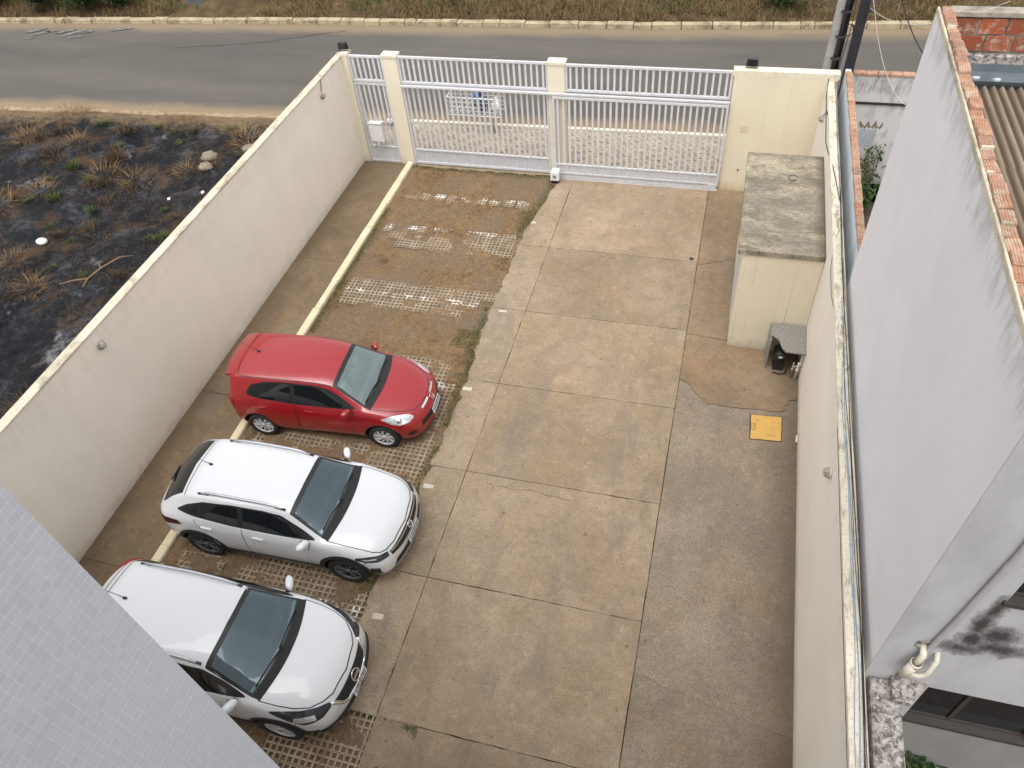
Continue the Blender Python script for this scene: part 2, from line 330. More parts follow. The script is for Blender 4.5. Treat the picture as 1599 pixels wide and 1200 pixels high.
# ---------------------------------------------------------------- geometry helpers
class MB:
    def __init__(s): s.v = []; s.f = []; s.mi = []; s.cur = 0; s.sm = []
    def add(s, vs, fs, smooth=False):
        o = len(s.v); s.v.extend([tuple(p) for p in vs])
        for f in fs: s.f.append(tuple(i+o for i in f)); s.mi.append(s.cur); s.sm.append(smooth)
        return s
    def box(s, x0, x1, y0, y1, z0, z1, bev=0):
        if bev <= 0:
            vs = [(x,y,z) for z in (z0,z1) for y in (y0,y1) for x in (x0,x1)]
            return s.add(vs, [(0,2,3,1),(4,5,7,6),(0,1,5,4),(2,6,7,3),(0,4,6,2),(1,3,7,5)])
        b = bev; ring = lambda i, z: [(x0+i,y0+i,z),(x1-i,y0+i,z),(x1-i,y1-i,z),(x0+i,y1-i,z)]
        vs = ring(0,z0)+ring(0,z1-b)+ring(b,z1)
        fs = [(3,2,1,0),(8,9,10,11)]
        for k in (0,4):
            for i in range(4): j = (i+1) % 4; fs.append((k+i,k+j,k+4+j,k+4+i))
        return s.add(vs, fs)
    def obox(s, c, ax, ay, az):          # oriented box: centre and three half-axis vectors
        c, ax, ay, az = Vector(c), Vector(ax), Vector(ay), Vector(az)
        vs = [c+i*ax+j*ay+k*az for k in (-1,1) for j in (-1,1) for i in (-1,1)]
        return s.add(vs, [(0,2,3,1),(4,5,7,6),(0,1,5,4),(2,6,7,3),(0,4,6,2),(1,3,7,5)])
    def prism(s, poly, z0, z1, bev=0):
        n = len(poly)
        a = sum(poly[i][0]*poly[(i+1) % n][1]-poly[(i+1) % n][0]*poly[i][1] for i in range(n))
        if a < 0: poly = poly[::-1]
        vs = [(x,y,z0) for x, y in poly]+[(x,y,z1) for x, y in poly]
        fs = [tuple(range(n-1,-1,-1)), tuple(range(n,2*n))]+[(i,(i+1) % n,n+(i+1) % n,n+i) for i in range(n)]
        return s.add(vs, fs)
    def tube(s, pts, r, n=6, cap=True, smooth=True):
        pts = [Vector(p) for p in pts]; rr = r if isinstance(r, (list, tuple)) else [r]*len(pts)
        up = Vector((0,0,1)); vs = []; prev = None
        for i, p in enumerate(pts):
            d = (pts[min(i+1, len(pts)-1)]-pts[max(i-1, 0)])
            d = d.normalized() if d.length > 1e-9 else Vector((0,0,1))
            a = prev if prev is not None else (Vector((1,0,0)) if abs(d.z) > .9 else up.cross(d))
            a = (a-d*a.dot(d)); a = a.normalized() if a.length > 1e-6 else d.orthogonal().normalized()
            prev = a; b = d.cross(a)
            for k in range(n):
                t = 2*math.pi*k/n; vs.append(p+(a*math.cos(t)+b*math.sin(t))*rr[i])
        fs = [(i*n+k, i*n+(k+1) % n, (i+1)*n+(k+1) % n, (i+1)*n+k) for i in range(len(pts)-1) for k in range(n)]
        if cap: fs += [tuple(range(n-1,-1,-1)), tuple(range((len(pts)-1)*n, len(pts)*n))]
        return s.add(vs, fs, smooth)
    def lathe(s, prof, n=24, axis='z', c=(0,0,0), smooth=True):    # prof: (radius, height)
        vs = []
        for r, h in prof:
            for k in range(n):
                t = 2*math.pi*k/n; a, b = r*math.cos(t), r*math.sin(t)
                p = (a,b,h) if axis == 'z' else ((a,h,b) if axis == 'y' else (h,a,b))
                vs.append((p[0]+c[0], p[1]+c[1], p[2]+c[2]))
        m = len(prof)
        fs = [(i*n+k, i*n+(k+1) % n, (i+1)*n+(k+1) % n, (i+1)*n+k) for i in range(m-1) for k in range(n)]
        return s.add(vs, fs, smooth)
    def grid(s, P, smooth=True, flip=False):   # P[row][col] of points
        a, b = len(P), len(P[0]); vs = [p for row in P for p in row]
        fs = [(i*b+j, i*b+j+1, (i+1)*b+j+1, (i+1)*b+j) for i in range(a-1) for j in range(b-1)]
        if flip: fs = [f[::-1] for f in fs]
        return s.add(vs, fs, smooth)
    def ellipsoid(s, c, rx, ry, rz, n=12, m=8, power=1.0):
        P = []
        for i in range(m+1):
            th = math.pi*i/m
            P.append([(c[0]+rx*math.copysign(abs(math.sin(th)*math.cos(2*math.pi*k/n))**power, math.cos(2*math.pi*k/n)),
                       c[1]+ry*math.copysign(abs(math.sin(th)*math.sin(2*math.pi*k/n))**power, math.sin(2*math.pi*k/n)),
                       c[2]+rz*math.copysign(abs(math.cos(th))**power, math.cos(th))) for k in range(n+1)])
        return s.grid(P, True, True)
    def mesh(s, name, mats, off=(0,0,0)):
        me = bpy.data.meshes.new(name)
        me.from_pydata([(x-off[0], y-off[1], z-off[2]) for x, y, z in s.v], [], s.f)
        for m in (mats if isinstance(mats, (list, tuple)) else [mats]): me.materials.append(MT[m] if isinstance(m, str) else m)
        me.polygons.foreach_set('material_index', s.mi); me.polygons.foreach_set('use_smooth', s.sm); me.update()
        return me

def link(name, me, parent=None, loc=None):
    o = bpy.data.objects.new(name, me); COL.objects.link(o)
    if parent is not None: o.parent = parent
    if loc is not None: o.location = loc
    return o
class Thing:
    """an Empty at the base of a thing; parts are given in world coordinates unless local=True"""
    def __init__(s, name, label, cat, loc, rotz=0, group=None, kind=None, local=False):
        s.o = bpy.data.objects.new(name, None); COL.objects.link(s.o); s.o.location = loc; s.o.rotation_euler = (0,0,rotz); s.o.empty_display_size = .2
        s.loc = (0,0,0) if local else loc
        if label: s.o['label'] = label
        if cat: s.o['category'] = cat
        if group: s.o['group'] = group
        if kind: s.o['kind'] = kind
    def part(s, name, mb, mat, parent=None, label=None, kind=None):
        o = link(name, mb.mesh(name, mat, s.loc), parent or s.o)
        if label: o['label'] = label
        if kind: o['kind'] = kind
        return o
    def copies(s, name, me, locs, parent=None, rots=None):
        out = []
        for k, l in enumerate(locs):
            o = bpy.data.objects.new(name, me); COL.objects.link(o); o.parent = parent or s.o
            o.location = (l[0]-s.loc[0], l[1]-s.loc[1], l[2]-s.loc[2])
            if rots: o.rotation_euler = rots[k]
            out.append(o)
        return out
def single(name, mb, mat, label, cat, loc=(0,0,0), group=None):
    o = link(name, mb.mesh(name, mat, loc), None, loc); o['label'] = label; o['category'] = cat
    if group: o['group'] = group
    return o
def struct(name, mb, mat, label=None, kind='structure'):
    o = link(name, mb.mesh(name, mat)); o['kind'] = kind
    if label: o['label'] = label
    return o
def copy_tree(o, parent=None):
    c = o.copy(); COL.objects.link(c); c.parent = parent
    for ch in list(o.children): copy_tree(ch, c)
    return c

# smooth value noise for height fields
def vnoise(x, y, seed=0):
    x = np.asarray(x, float); y = np.asarray(y, float); xi = np.floor(x).astype(int); yi = np.floor(y).astype(int); fx = x-xi; fy = y-yi
    fx = fx*fx*(3-2*fx); fy = fy*fy*(3-2*fy)
    def h(a, b):
        n = (a*374761393+b*668265263+seed*1442695041) & 0xffffffff; n = ((n ^ (n >> 13))*1274126177) & 0xffffffff
        return ((n ^ (n >> 16)) & 0xffff)/65535.
    return (h(xi,yi)*(1-fx)+h(xi+1,yi)*fx)*(1-fy)+(h(xi,yi+1)*(1-fx)+h(xi+1,yi+1)*fx)*fy
def fbm(x, y, seed=0, oct=4):
    t = 0; a = .5; f = 1
    for k in range(oct): t = t+a*vnoise(np.asarray(x)*f, np.asarray(y)*f, seed+k); a *= .5; f *= 2.1
    return t/(1-.5**oct)
def heightfield(name, x0, x1, y0, y1, step, fn, mat, kind='structure'):
    nx = int((x1-x0)/step)+1; ny = int((y1-y0)/step)+1
    X, Y = np.meshgrid(np.linspace(x0,x1,nx), np.linspace(y0,y1,ny)); Z = fn(X, Y)
    me = bpy.data.meshes.new(name); co = np.stack([X,Y,Z], -1).reshape(-1,3)
    idx = np.arange(nx*ny).reshape(ny,nx); q = np.stack([idx[:-1,:-1],idx[:-1,1:],idx[1:,1:],idx[1:,:-1]], -1).reshape(-1,4)
    me.from_pydata(co.tolist(), [], q.tolist()); me.materials.append(MT[mat]); me.polygons.foreach_set('use_smooth', [True]*len(me.polygons)); me.update()
    o = link(name, me); o['kind'] = kind; return o
def blades(name, base, length, width, lean, mat, flat=False, dirs=None, tint=None):
    """one mesh of bent grass blades (two tris + tip) standing at the points in base (n,3)"""
    n = len(base); base = np.asarray(base, float)
    th = rng.uniform(0, 2*np.pi, n) if dirs is None else dirs
    L = rng.uniform(length[0], length[1], n); w = rng.uniform(width[0], width[1], n); ln = rng.uniform(lean[0], lean[1], n)
    d = np.stack([np.cos(th), np.sin(th), np.zeros(n)], -1); sd_ = np.stack([-np.sin(th), np.cos(th), np.zeros(n)], -1)
    up = np.array([0,0,1.])
    mid = base+d*(L*np.sin(ln)*.45)[:,None]+up*(L*np.cos(ln)*.6)[:,None]
    tip = base+d*(L*np.sin(ln))[:,None]+up*(L*np.cos(ln)*.85)[:,None]
    v = np.stack([base-sd_*w[:,None]/2, base+sd_*w[:,None]/2, mid+sd_*w[:,None]*.4, mid-sd_*w[:,None]*.4, tip], 1).reshape(-1,3)
    me = bpy.data.meshes.new(name); me.vertices.add(5*n); me.vertices.foreach_set('co', v.ravel())
    k = np.arange(n)*5
    loops = np.concatenate([np.stack([k,k+1,k+2,k+3], -1), np.stack([k+3,k+2,k+4], -1)], -1).ravel()
    me.loops.add(7*n); me.loops.foreach_set('vertex_index', loops)
    me.polygons.add(2*n); st = np.stack([np.arange(n)*7, np.arange(n)*7+4], -1).ravel(); me.polygons.foreach_set('loop_start', st)
    at = me.attributes.new('tint', 'FLOAT', 'POINT'); at.data.foreach_set('value', np.repeat(rng.uniform(0,1,n) if tint is None else tint, 5))
    me.update(calc_edges=True); me.validate(); me.materials.append(MT[mat]); return me
# ================================================================ GROUND
XL, XK, J1, J2, XR, YG = -9.40, -8.13, -3.573, -.20, 1.95, 16.69
def poly_y(pts):
    xs = [p[0] for p in pts]; ys = [p[1] for p in pts]; return lambda x: np.interp(x, xs, ys)
road_near = poly_y([(-300,4),(-60,16.0),(-23.2,18.25),(-13.7,18.80),(-8.7,18.98),(0,19.2),(6,19.4),(60,21),(300,32)])
road_far = poly_y([(-300,10),(-60,22.2),(-28.6,24.5),(-14.85,25.35),(-3.2,25.75),(5.7,26.45),(60,29),(300,40)])
MBt = MB(); MBt.add([(-600,-600,-.5),(600,-600,-.5),(600,600,-.5),(-600,600,-.5)], [(0,1,2,3)])
struct('terrain', MBt, 'terrain', 'bare brown land all around the plot')
# road strip with UV across
xs = np.concatenate([np.linspace(-300,-60,13)[:-1], np.linspace(-60,60,121), np.linspace(60,300,13)[1:]])
vs, fs = [], []
for x in xs:
    a, b = float(road_near(x)), float(road_far(x))
    for k in range(9): vs.append((x, a+(b-a)*k/8, .03*math.sin(math.pi*k/8)))
for i in range(len(xs)-1):
    for k in range(8): fs.append((i*9+k, (i+1)*9+k, (i+1)*9+k+1, i*9+k+1))
mb = MB(); mb.add(vs, fs, True); road = struct('road', mb, 'road', 'worn grey asphalt street with sandy edges')
uvl = road.data.uv_layers.new(name='UVMap')
uvl.data.foreach_set('uv', np.array([[(l // 9)/10, (l % 9)/8] for l in [lp.vertex_index for lp in road.data.loops]]).ravel())
# worn white scribbles on the asphalt by the far kerb
mb = MB(); rs = random.Random(4)
for (x, y, w, h, a) in [(-26.2,23.95,.5,.12,.5),(-25.9,23.6,.55,.11,.6),(-25.5,23.9,.4,.1,.2),(-24.9,23.95,.5,.12,.5),(-24.4,23.8,.6,.13,.7),(-24.1,23.5,.4,.1,.2),(-23.9,23.95,.3,.1,.5),(-26.0,23.25,.35,.08,.2),(-22.6,24.3,.55,.13,.25),(-12.6,22.5,.5,.04,.1),(-7.5,23.2,.25,.05,.5),(-.8,22.6,.6,.5,.1)]:
    if w < .56 or h < .2:
        pts = [(x+math.cos(t)*w*(.7+.3*rs.random())*math.cos(a)-math.sin(t)*h*math.sin(a), y+math.cos(t)*w*math.sin(a)+math.sin(t)*h*(.6+.4*rs.random())) for t in [2*math.pi*k/10 for k in range(10)]]
        mb.add([(px, py, .036) for px, py in pts], [tuple(range(10))])
struct('road_marking', mb, 'roadpaint', 'faded white scrawl painted on the asphalt near the far kerb')
# far bank and far kerb
def bank_z(X, Y):
    d = Y-road_far(X)-.22
    return -.02+.10*np.clip(d/.3,0,1)+.30*np.clip((d-.2)/3,0,1)+.28*(fbm(X*.6,Y*.6,3)-.45)*np.clip(d/1.0,0,1)+.10*(fbm(X*3,Y*3,5)-.5)*np.clip(d/.5,0,1)
heightfield('far_bank', -48, 26, 22.4, 44, .17, lambda X, Y: np.where(Y < road_far(X)+.22, -.25, bank_z(X, Y)), 'bank')
heightfield('far_field', -300, 300, 44, 400, 12, lambda X, Y: .25+.5*fbm(X*.03,Y*.03,9)+0*X, 'bank')
n = 66000; bx = rng.uniform(-34, 10, n); by = road_far(bx)+.22+rng.uniform(.0, 1, n)**1.1*3.4
keep = (fbm(bx*.7,by*.9,21) > .44) | (rng.random(n) < .22)
keep &= ~((np.abs(bx+19.5) < 1.9) & (by > road_far(bx)+.3) & (fbm(bx*1.4,by*1.4,2) > .3)); bx, by = bx[keep], by[keep]
me = blades('dry_bank_grass', np.stack([bx, by, bank_z(bx, by)-.02], -1), (.16,.42), (.008,.02), (.35,1.35), 'bankgrass')
o = link('dry_bank_grass', me); o['kind'] = 'stuff'; o['label'] = 'dry brown grass covering the bank beyond the street'
n = 9000; bx = rng.uniform(-34, 10, n); by = road_far(bx)+rng.uniform(.8, 3.2, n); keep = (fbm(bx*.5,by*.7,77) > .57); bx, by = bx[keep], by[keep]
me = blades('green_weed', np.stack([bx, by, bank_z(bx, by)-.02], -1), (.15,.4), (.012,.03), (.3,1.2), 'green'); o = link('green_weed', me); o['kind'] = 'stuff'
kerb = Thing('kerb', 'old cream kerb of separate stones along the far side of the street', None, (-10,25.5,0), kind='structure'); x = -36.0; k = 0
rs = random.Random(12)
while x < 11:
    w = rs.choice([.42,.85,.9,.95,1.0,.6]); a, b = float(road_far(x)), float(road_far(x+w)); ang = math.atan2(b-a, w)
    mb = MB(); c = Vector((x+w/2, (a+b)/2+.12+rs.uniform(-.02,.02), .055+rs.uniform(-.012,.012))); ca, sa = math.cos(ang), math.sin(ang); hw = w/2-.012
    h = .105; b1 = .02
    q = [(-hw,-.12,-h),(hw,-.12,-h),(hw,.12,-h),(-hw,.12,-h),(-hw,-.12,h-b1),(hw,-.12,h-b1),(hw,.12,h-b1),(-hw,.12,h-b1)]
    q += [(-hw+b1*rs.uniform(.6,1.6),-.12+b1*rs.uniform(.8,1.9),h+rs.uniform(-.01,.006)),(hw-b1*rs.uniform(.6,1.6),-.12+b1*rs.uniform(.8,1.9),h+rs.uniform(-.01,.006)),(hw-b1,.12-b1,h),(-hw+b1,.12-b1,h)]
    mb.add([(c.x+px*ca-py*sa, c.y+px*sa+py*ca, c.z+pz) for px, py, pz in q], [(0,1,5,4),(1,2,6,5),(2,3,7,6),(3,0,4,7),(4,5,9,8),(5,6,10,9),(6,7,11,10),(7,4,8,11),(8,9,10,11)])
    kerb.part('kerb_stone', mb, 'kerb_far'); x += w; k += 1
# pavement outside the gate with a thin cream kerb and interlocking pavers
side_y0, side_y1 = 16.92, lambda x: float(road_near(x))-.13
mb = MB(); mb.add([(-9.62,16.6,-.02),(8,16.6,-.02),(8,19.28,-.02),(-9.62,18.80,-.02)], [(0,1,2,3)])
side = Thing('sidewalk', 'pavement of small interlocking concrete pavers outside the gate', None, (-4,17.8,0), kind='structure')
side.part('paver_bed', mb, 'sand')
pw, pl = .125, .205
def paver_mb():
    zz = [(0,0),(.07,.022),(.135,-.022),(.205,0)]
    g = .004; lo = [(x+(g if i == 0 else -g if i == 3 else 0), y+g) for i, (x, y) in enumerate(zz)]; hi = [(x, y+pw-2*g) for x, y in lo]
    m = MB(); m.prism(lo+hi[::-1], -.06, 0); return m
pm = paver_mb().mesh('paver', 'paver'); spots = []
rows = int(2.4/pw)
for r in range(rows):
    y = 16.94+r*pw
    for c in range(int(11.6/pl)+1):
        x = -9.6+c*pl+(r % 2)*pl*.5
        if y+pw < side_y1(x): spots.append((x, y))
spots.sort(key=lambda p: (p[0] > -0.1 or p[0] < -9.3, -(p[0] < -3.9), p[1]))
rs = random.Random(5)
big, rest = spots[:298], spots[298:]
side.copies('paver', pm, [(x,y,.030+rs.uniform(-.006,.006)) for x, y in big], rots=[(rs.uniform(-.012,.012),rs.uniform(-.012,.012),rs.uniform(-.015,.015)) for _ in big])
mb = MB()
for x, y in rest:
    dz = .030+rs.uniform(-.006,.006); p = paver_mb(); mb.add([(a+x,b+y,c+dz) for a, b, c in p.v], p.f)
side.part('paver', mb, 'paver', kind='stuff', label='remaining pavers of the pavement')
kn = Thing('kerb', 'thin pale cream kerb between the pavers and the street', None, (-4,18.9,0), kind='structure')
x = -9.6
while x < 8:
    a, b = float(road_near(x)), float(road_near(x+1)); mb = MB()
    mb.add([(x+.006,a-.13,-.1),(x+.994,b-.13,-.1),(x+.994,b,-.1),(x+.006,a,-.1),(x+.006,a-.13,.07),(x+.994,b-.13,.07),(x+.994,b-.01,.07),(x+.006,a-.01,.07)], [(0,1,5,4),(1,2,6,5),(2,3,7,6),(3,0,4,7),(4,5,6,7)])
    kn.part('kerb_stone', mb, 'cap_clean'); x += 1
# pale sandy gutter along the lot side of the street
mb = MB(); xx = np.linspace(-48,-9.6,80); P = [[(x, float(road_near(x))-.26-.10*math.sin(x*1.7)*math.sin(x*.6), -.06) for x in xx], [(x, float(road_near(x))-.20-.05*math.sin(x*1.7), .03) for x in xx], [(x, float(road_near(x))-.02, .035) for x in xx], [(x, float(road_near(x))+.04, .0) for x in xx]]
mb.grid(P); struct('road_verge', mb, 'sand', 'pale worn kerb strip between the burnt lot and the street')
# burnt lot
def lot_z(X, Y):
    e = np.clip((road_near(X)-.2-Y)/.5, 0, 1); w = np.clip((-9.62-X)/.6, 0, 1)
    z = .04+e*(.55*(fbm(X*.42,Y*.42,31)-.47)+.22*(fbm(X*1.5,Y*1.5,33)-.5)+.07*(fbm(X*6,Y*6,35)-.5))
    return np.where(Y > road_near(X)-.1, -.12, z-(1-e)*.03)
heightfield('burnt_lot', -40, -9.58, -12, 19.0, .075, lot_z, 'burnt')

# ---- inside the yard
# walkway by the left wall
def slab(poly, z0, z1): m = MB(); m.prism(poly, z0, z1); return m
def jag(a, b, n, amp, seed):
    r = random.Random(seed); out = []
    for k in range(n+1):
        t = k/n; j = r.uniform(-amp, amp) if 0 < k < n else 0
        out.append((a[0]+(b[0]-a[0])*t+(j if abs(b[1]-a[1]) > abs(b[0]-a[0]) else 0), a[1]+(b[1]-a[1])*t+(j if abs(b[1]-a[1]) <= abs(b[0]-a[0]) else 0)))
    return out
mb = MB(); mb.add([(XL-.02,-3,-.04),(XR+.02,-3,-.04),(XR+.02,16.95,-.04),(XL-.02,16.95,-.04)], [(0,1,2,3)]); struct('yard_bed', mb, 'joint', 'dark dirt bed under the slabs of the yard')
wk = Thing('walkway', 'narrow stained concrete walkway along the left wall', None, (-8.8,8,0), kind='structure')
cuts = [16.68, 12.4, 8.06, 4.2, 0.2, -2.9]
for i in range(5):
    top = jag((XL,cuts[i]-.004),(XK-.01,cuts[i]-.004-(.05 if i else 0)),9,.018 if i else 0,i); bot = jag((XL,cuts[i+1]+.004),(XK-.01,cuts[i+1]+.004-.05),9,.018,i+1)
    wk.part('concrete_slab', slab(top+bot[::-1], -.06, .03), 'walk')
# kerb along the parking bays
kb = Thing('kerb', 'cream painted kerb between the walkway and the parking bays', None, (XK,8,0), kind='structure')
y = 16.66; rs = random.Random(8)
while y > -1:
    w = rs.choice([.98,1.02,1.0]); mb = MB(); j = [rs.uniform(-.012,.012) for _ in range(4)]
    x0, x1 = XK+j[0], XK+.16+j[1]; y0 = y-w+.003
    q = [(x0,y0,-.06),(x1+.01,y0,-.06),(x1+.01,y-.003,-.06),(x0,y-.003,-.06),(x0,y0,.11),(x1,y0,.105+j[2]),(x1,y-.003,.105+j[2]),(x0,y-.003,.11)]
    q += [(x0+.015,y0,.128),(x1-.02,y0,.126+j[2]),(x1-.02,y-.003,.126+j[2]),(x0+.015,y-.003,.128)]
    mb.add(q, [(0,1,5,4),(1,2,6,5),(2,3,7,6),(3,0,4,7),(4,5,9,8),(5,6,10,9),(6,7,11,10),(7,4,8,11),(8,9,10,11)])
    kb.part('kerb_stone', mb, 'kerb'); y -= w
# driveway slabs
ROWS = [16.60, 13.71, 11.476, 9.35, 7.217, 5.113, 2.93, .75, -1.4]
dw = Thing('driveway', 'driveway of large brown stained concrete slabs with dark joints', None, (-1.9,8,0), kind='structure')
G = .006; ZT = .012
for i in range(len(ROWS)-1):
    t, b = ROWS[i]-G, ROWS[i+1]+G
    top = jag((J1+G,t),(J2-G,t),26,.006,40+i); bot = jag((J1+G,b),(J2-G,b),26,.006,60+i)
    lf = jag((J1+G,b),(J1+G,t),14,.006,80+i)[1:-1]; rt = jag((J2-G,t),(J2-G,b),14,.005,90+i)[1:-1]
    dw.part('concrete_slab', slab(top+rt+bot[::-1]+lf, -.05, ZT), 'slab')
edge_x = lambda y: float(np.interp(y, [2.9,3.4,5,7.2,7.8,9.5,10.4,11.5,13,14.2,14.9,15.6,16.5], [-4.2,-4.33,-4.36,-4.24,-4.2,-4.22,-4.30,-4.33,-4.28,-4.30,-4.18,-4.06,-3.98]))
for i in range(6):
    t, b = ROWS[i]-G, ROWS[i+1]+G; n_ = 26
    r = random.Random(120+i); lf = [(edge_x(b+(t-b)*k/n_)+r.uniform(-.028,.028)+.03*math.sin(k*.9+i), b+(t-b)*k/n_) for k in range(n_+1)]
    top = jag((lf[-1][0],t),(J1-G,t),6,.006,140+i)[1:]; rt = jag((J1-G,t),(J1-G,b),14,.006,150+i)[1:]
    bot = jag((J1-G,b),(lf[0][0],b),6,.006,160+i)[1:-1]
    dw.part('concrete_slab', slab(lf+top+rt+bot, -.05, ZT-.002), 'slab_light')
# lower edge slab in front of the pavers (bottom of the picture)
dw.part('concrete_slab', slab([(-2.88,2.915),(J1+.62,2.915),(J1+.62,2.925),(-2.9,2.925)], -.05, ZT-.003), 'slab_light')
# right strip
crk = [(J2+G,10.12),(-.02,10.02),(.08,9.86),(.2,9.74),(.33,9.66),(.37,9.56),(.45,9.60),(.7,9.58),(1.0,9.585),(1.3,9.62),(1.5,9.61),(1.66,9.63),(1.76,9.70),(1.72,9.78),(1.80,9.86),(1.79,9.93)]
st = Thing('side_strip', 'rough concrete strip between the driveway slabs and the right wall', None, (.9,8,0), kind='structure')
st.part('concrete_slab', slab(jag((J2+G,16.6),(XR,16.6),4,0,1)+jag((XR,13.95),(.6,13.86),4,.01,2)+jag((.45,13.9),(J2+G,13.6),6,.012,3), -.05, ZT-.003), 'slab_brown')
st.part('concrete_slab', slab([(J2+G,13.585),(.45,13.885),(.6,13.845),(XR,13.935)]+jag((XR,11.22),(J2+G,11.40),14,.012,4), -.05, ZT-.005), 'slab_brown')
st.part('concrete_slab', slab([(J2+G,11.385)]+jag((J2+G,11.385),(XR,11.205),14,.012,4)[1:]+[(XR,10.0)]+[(x,y+.008) for x, y in crk[::-1]], -.05, ZT-.002), 'slab_brown')
c2 = jag((XR,3.93),(J2+G,4.33),22,.022,9)
st.part('concrete_slab', slab([(x,y-.004) for x, y in crk]+[(XR,9.97)]+[(x,y+.0012) for x, y in c2], -.05, ZT-.008), 'slab_agg')
st.part('concrete_slab', slab([(x,y-.0012) for x, y in c2[::-1]]+jag((XR,-1.4),(J2+G,-1.4),4,0,5), -.05, ZT-.009), 'slab_agg')
mb = MB(); rs = random.Random(3)
P = [(1.15+.1*math.sin(k), 3.46-.03*k) for k in range(1)]
# concrete cracks as thin dark grooves filled with dirt
def crack(pts, w, z=ZT+.001):
    L = []; Rr = []
    for i, p in enumerate(pts):
        a = Vector(pts[max(i-1,0)]); b = Vector(pts[min(i+1,len(pts)-1)]); d = (b-a).normalized(); nn = Vector((-d.y,d.x)); ww = w*(.5+rs.random())*(.3 if i in (0,len(pts)-1) else 1)
        L.append((p[0]+nn.x*ww,p[1]+nn.y*ww,z)); Rr.append((p[0]-nn.x*ww,p[1]-nn.y*ww,z))
    mb.grid([L,Rr], False, True)
crack(jag((-3.2,7.05),(-1.6,7.0),14,.03,4), .004)
crack(jag((-.33,13.72),(-.36,13.72),2,0,4), .01)
crack(jag((-9.35,8.02),(-8.75,8.02),9,.03,7), .006, .034)
for seg in ([(-19.4,22.95),(-16.5,23.55),(-13.4,24.9)],):  # thin dark line across the asphalt
    P = [];
    for a, b in zip(seg, seg[1:]): P += jag(a, b, 14, .03, 5)
    crack(P, .011, .036)
struct('crack', mb, 'joint', 'hairline cracks in the concrete and a thin dark line on the asphalt')
# pale mortar patches where the bay lines meet the concrete
for (px, py, w, h) in [(-4.14,9.10,.19,.085),(-4.05,11.39,.17,.06),(-4.13,6.77,.18,.08),(-4.10,4.32,.17,.09),(-4.15,14.6,.12,.07)]:
    mb = MB(); poly = [(px-w/2,py-h/2),(px-w*.1,py-h*.58),(px+w/2,py-h*.42),(px+w*.53,py+h*.1),(px+w*.45,py+h/2),(px-w*.2,py+h*.52),(px-w*.52,py+h*.45)]
    mb.prism(poly, 0, ZT+.004); struct('mortar_patch', mb, 'patchwhite', 'small pale mortar patch on the driveway edge')

# ---- parking bays: soil, grass pavers, straw
def in_strip(X, Y):
    s = np.zeros_like(np.asarray(Y, float))
    for (a, b) in [(15.12,15.46),(13.14,14.06),(11.03,11.94),(8.86,9.86),(6.35,7.42),(4.12,4.98)]:
        s = np.maximum(s, np.clip(np.minimum(Y-a, b-Y)/.10+.5, 0, 1)*np.clip((-4.36-X)/.05+.5,0,1)*np.clip((X+7.78)/.05+.5,0,1))
    s = np.maximum(s, np.clip((2.95-Y)/.06+.5,0,1)*np.clip((-2.93-X)/.05+.5,0,1))
    s = np.maximum(s, np.clip((X+4.95)/.1+.5,0,1)*np.clip(np.minimum(Y-6.4,9.6-Y)/.1+.5,0,1)*np.clip((-4.38-X)/.05+.5,0,1)*.8)
    return s
def soil_z(X, Y):
    n = fbm(X*1.7,Y*1.7,50); f = fbm(X*9,Y*9,52)
    s = in_strip(X, Y)
    zi = -.015+.044*np.clip((fbm(X*2.1+9,Y*3.1+2,58)-.50)*3.6,-.25,.68)+.010*(f-.5)
    zo = .020+.028*(n-.5)+.014*(f-.5)
    z = s*zi+(1-s)*zo
    z = z+.02*np.clip((-7.72-X)/.15,0,1)
    return z
def soil_full(X, Y):
    z = soil_z(X, Y)
    ex = np.interp(Y, [2.9,3.4,5,7.2,7.8,9.5,10.4,11.5,13,14.2,14.9,15.6,16.5], [-4.2,-4.33,-4.36,-4.24,-4.2,-4.22,-4.30,-4.33,-4.28,-4.30,-4.18,-4.06,-3.98])
    ex = np.where(Y < 2.92, -2.9, ex)
    return np.where(X > ex+.05, -.06, np.where(X > ex-.16, np.minimum(z, .004), z))
heightfield('parking_ground', XK+.12, -2.85, -1.2, 16.66, .035, soil_full, 'soil')
pk = Thing('parking_bays', 'row of parking bays with concrete grass pavers half buried in brown soil', None, (-6.2,8,0), kind='structure')
def grid_block():
    m = MB(); N3, p, w = 3, .0955, .030; S = N3*p
    e = [0]
    for k in range(N3): e += [k*p+w/2, (k+1)*p-w/2]
    e.append(S); e[0] = .002; e[-1] = S-.002; n = len(e); idx = {}; vs = []; fs = []
    def v(i, j, z):
        if (i,j,z) not in idx: idx[(i,j,z)] = len(vs); vs.append((e[i], e[j], 0 if z else -.06))
        return idx[(i,j,z)]
    hole = lambda i, j: i % 2 == 1 and j % 2 == 1
    for i in range(n-1):
        for j in range(n-1):
            if hole(i, j):
                for (a, b, c, d) in [(i,j,i+1,j),(i+1,j,i+1,j+1),(i+1,j+1,i,j+1),(i,j+1,i,j)]: fs.append((v(a,b,1),v(c,d,1),v(c,d,0),v(a,b,0)))
            else: fs.append((v(i,j,1),v(i+1,j,1),v(i+1,j+1,1),v(i,j+1,1)))
    m.add(vs, fs); return m
gb = grid_block().mesh('grass_paver', 'grid'); locs = []; B = .289; rs = random.Random(21)
rows_y = [15.15]+[13.17+B*k for k in range(3)]+[11.055+B*k for k in range(3)]+[8.88+B*k for k in range(3)]+[4.13+B*k for k in range(3)]
for k in range(9): locs.append((-7.66+k*.365+rs.uniform(-.02,.02), 15.15))
for y in rows_y[1:]:
    for k in range(12):
        x = -7.80+k*B
        if x+B < -4.30 and not (k in (0,11) and rs.random() < .4) and rs.random() > .04: locs.append((x, y))
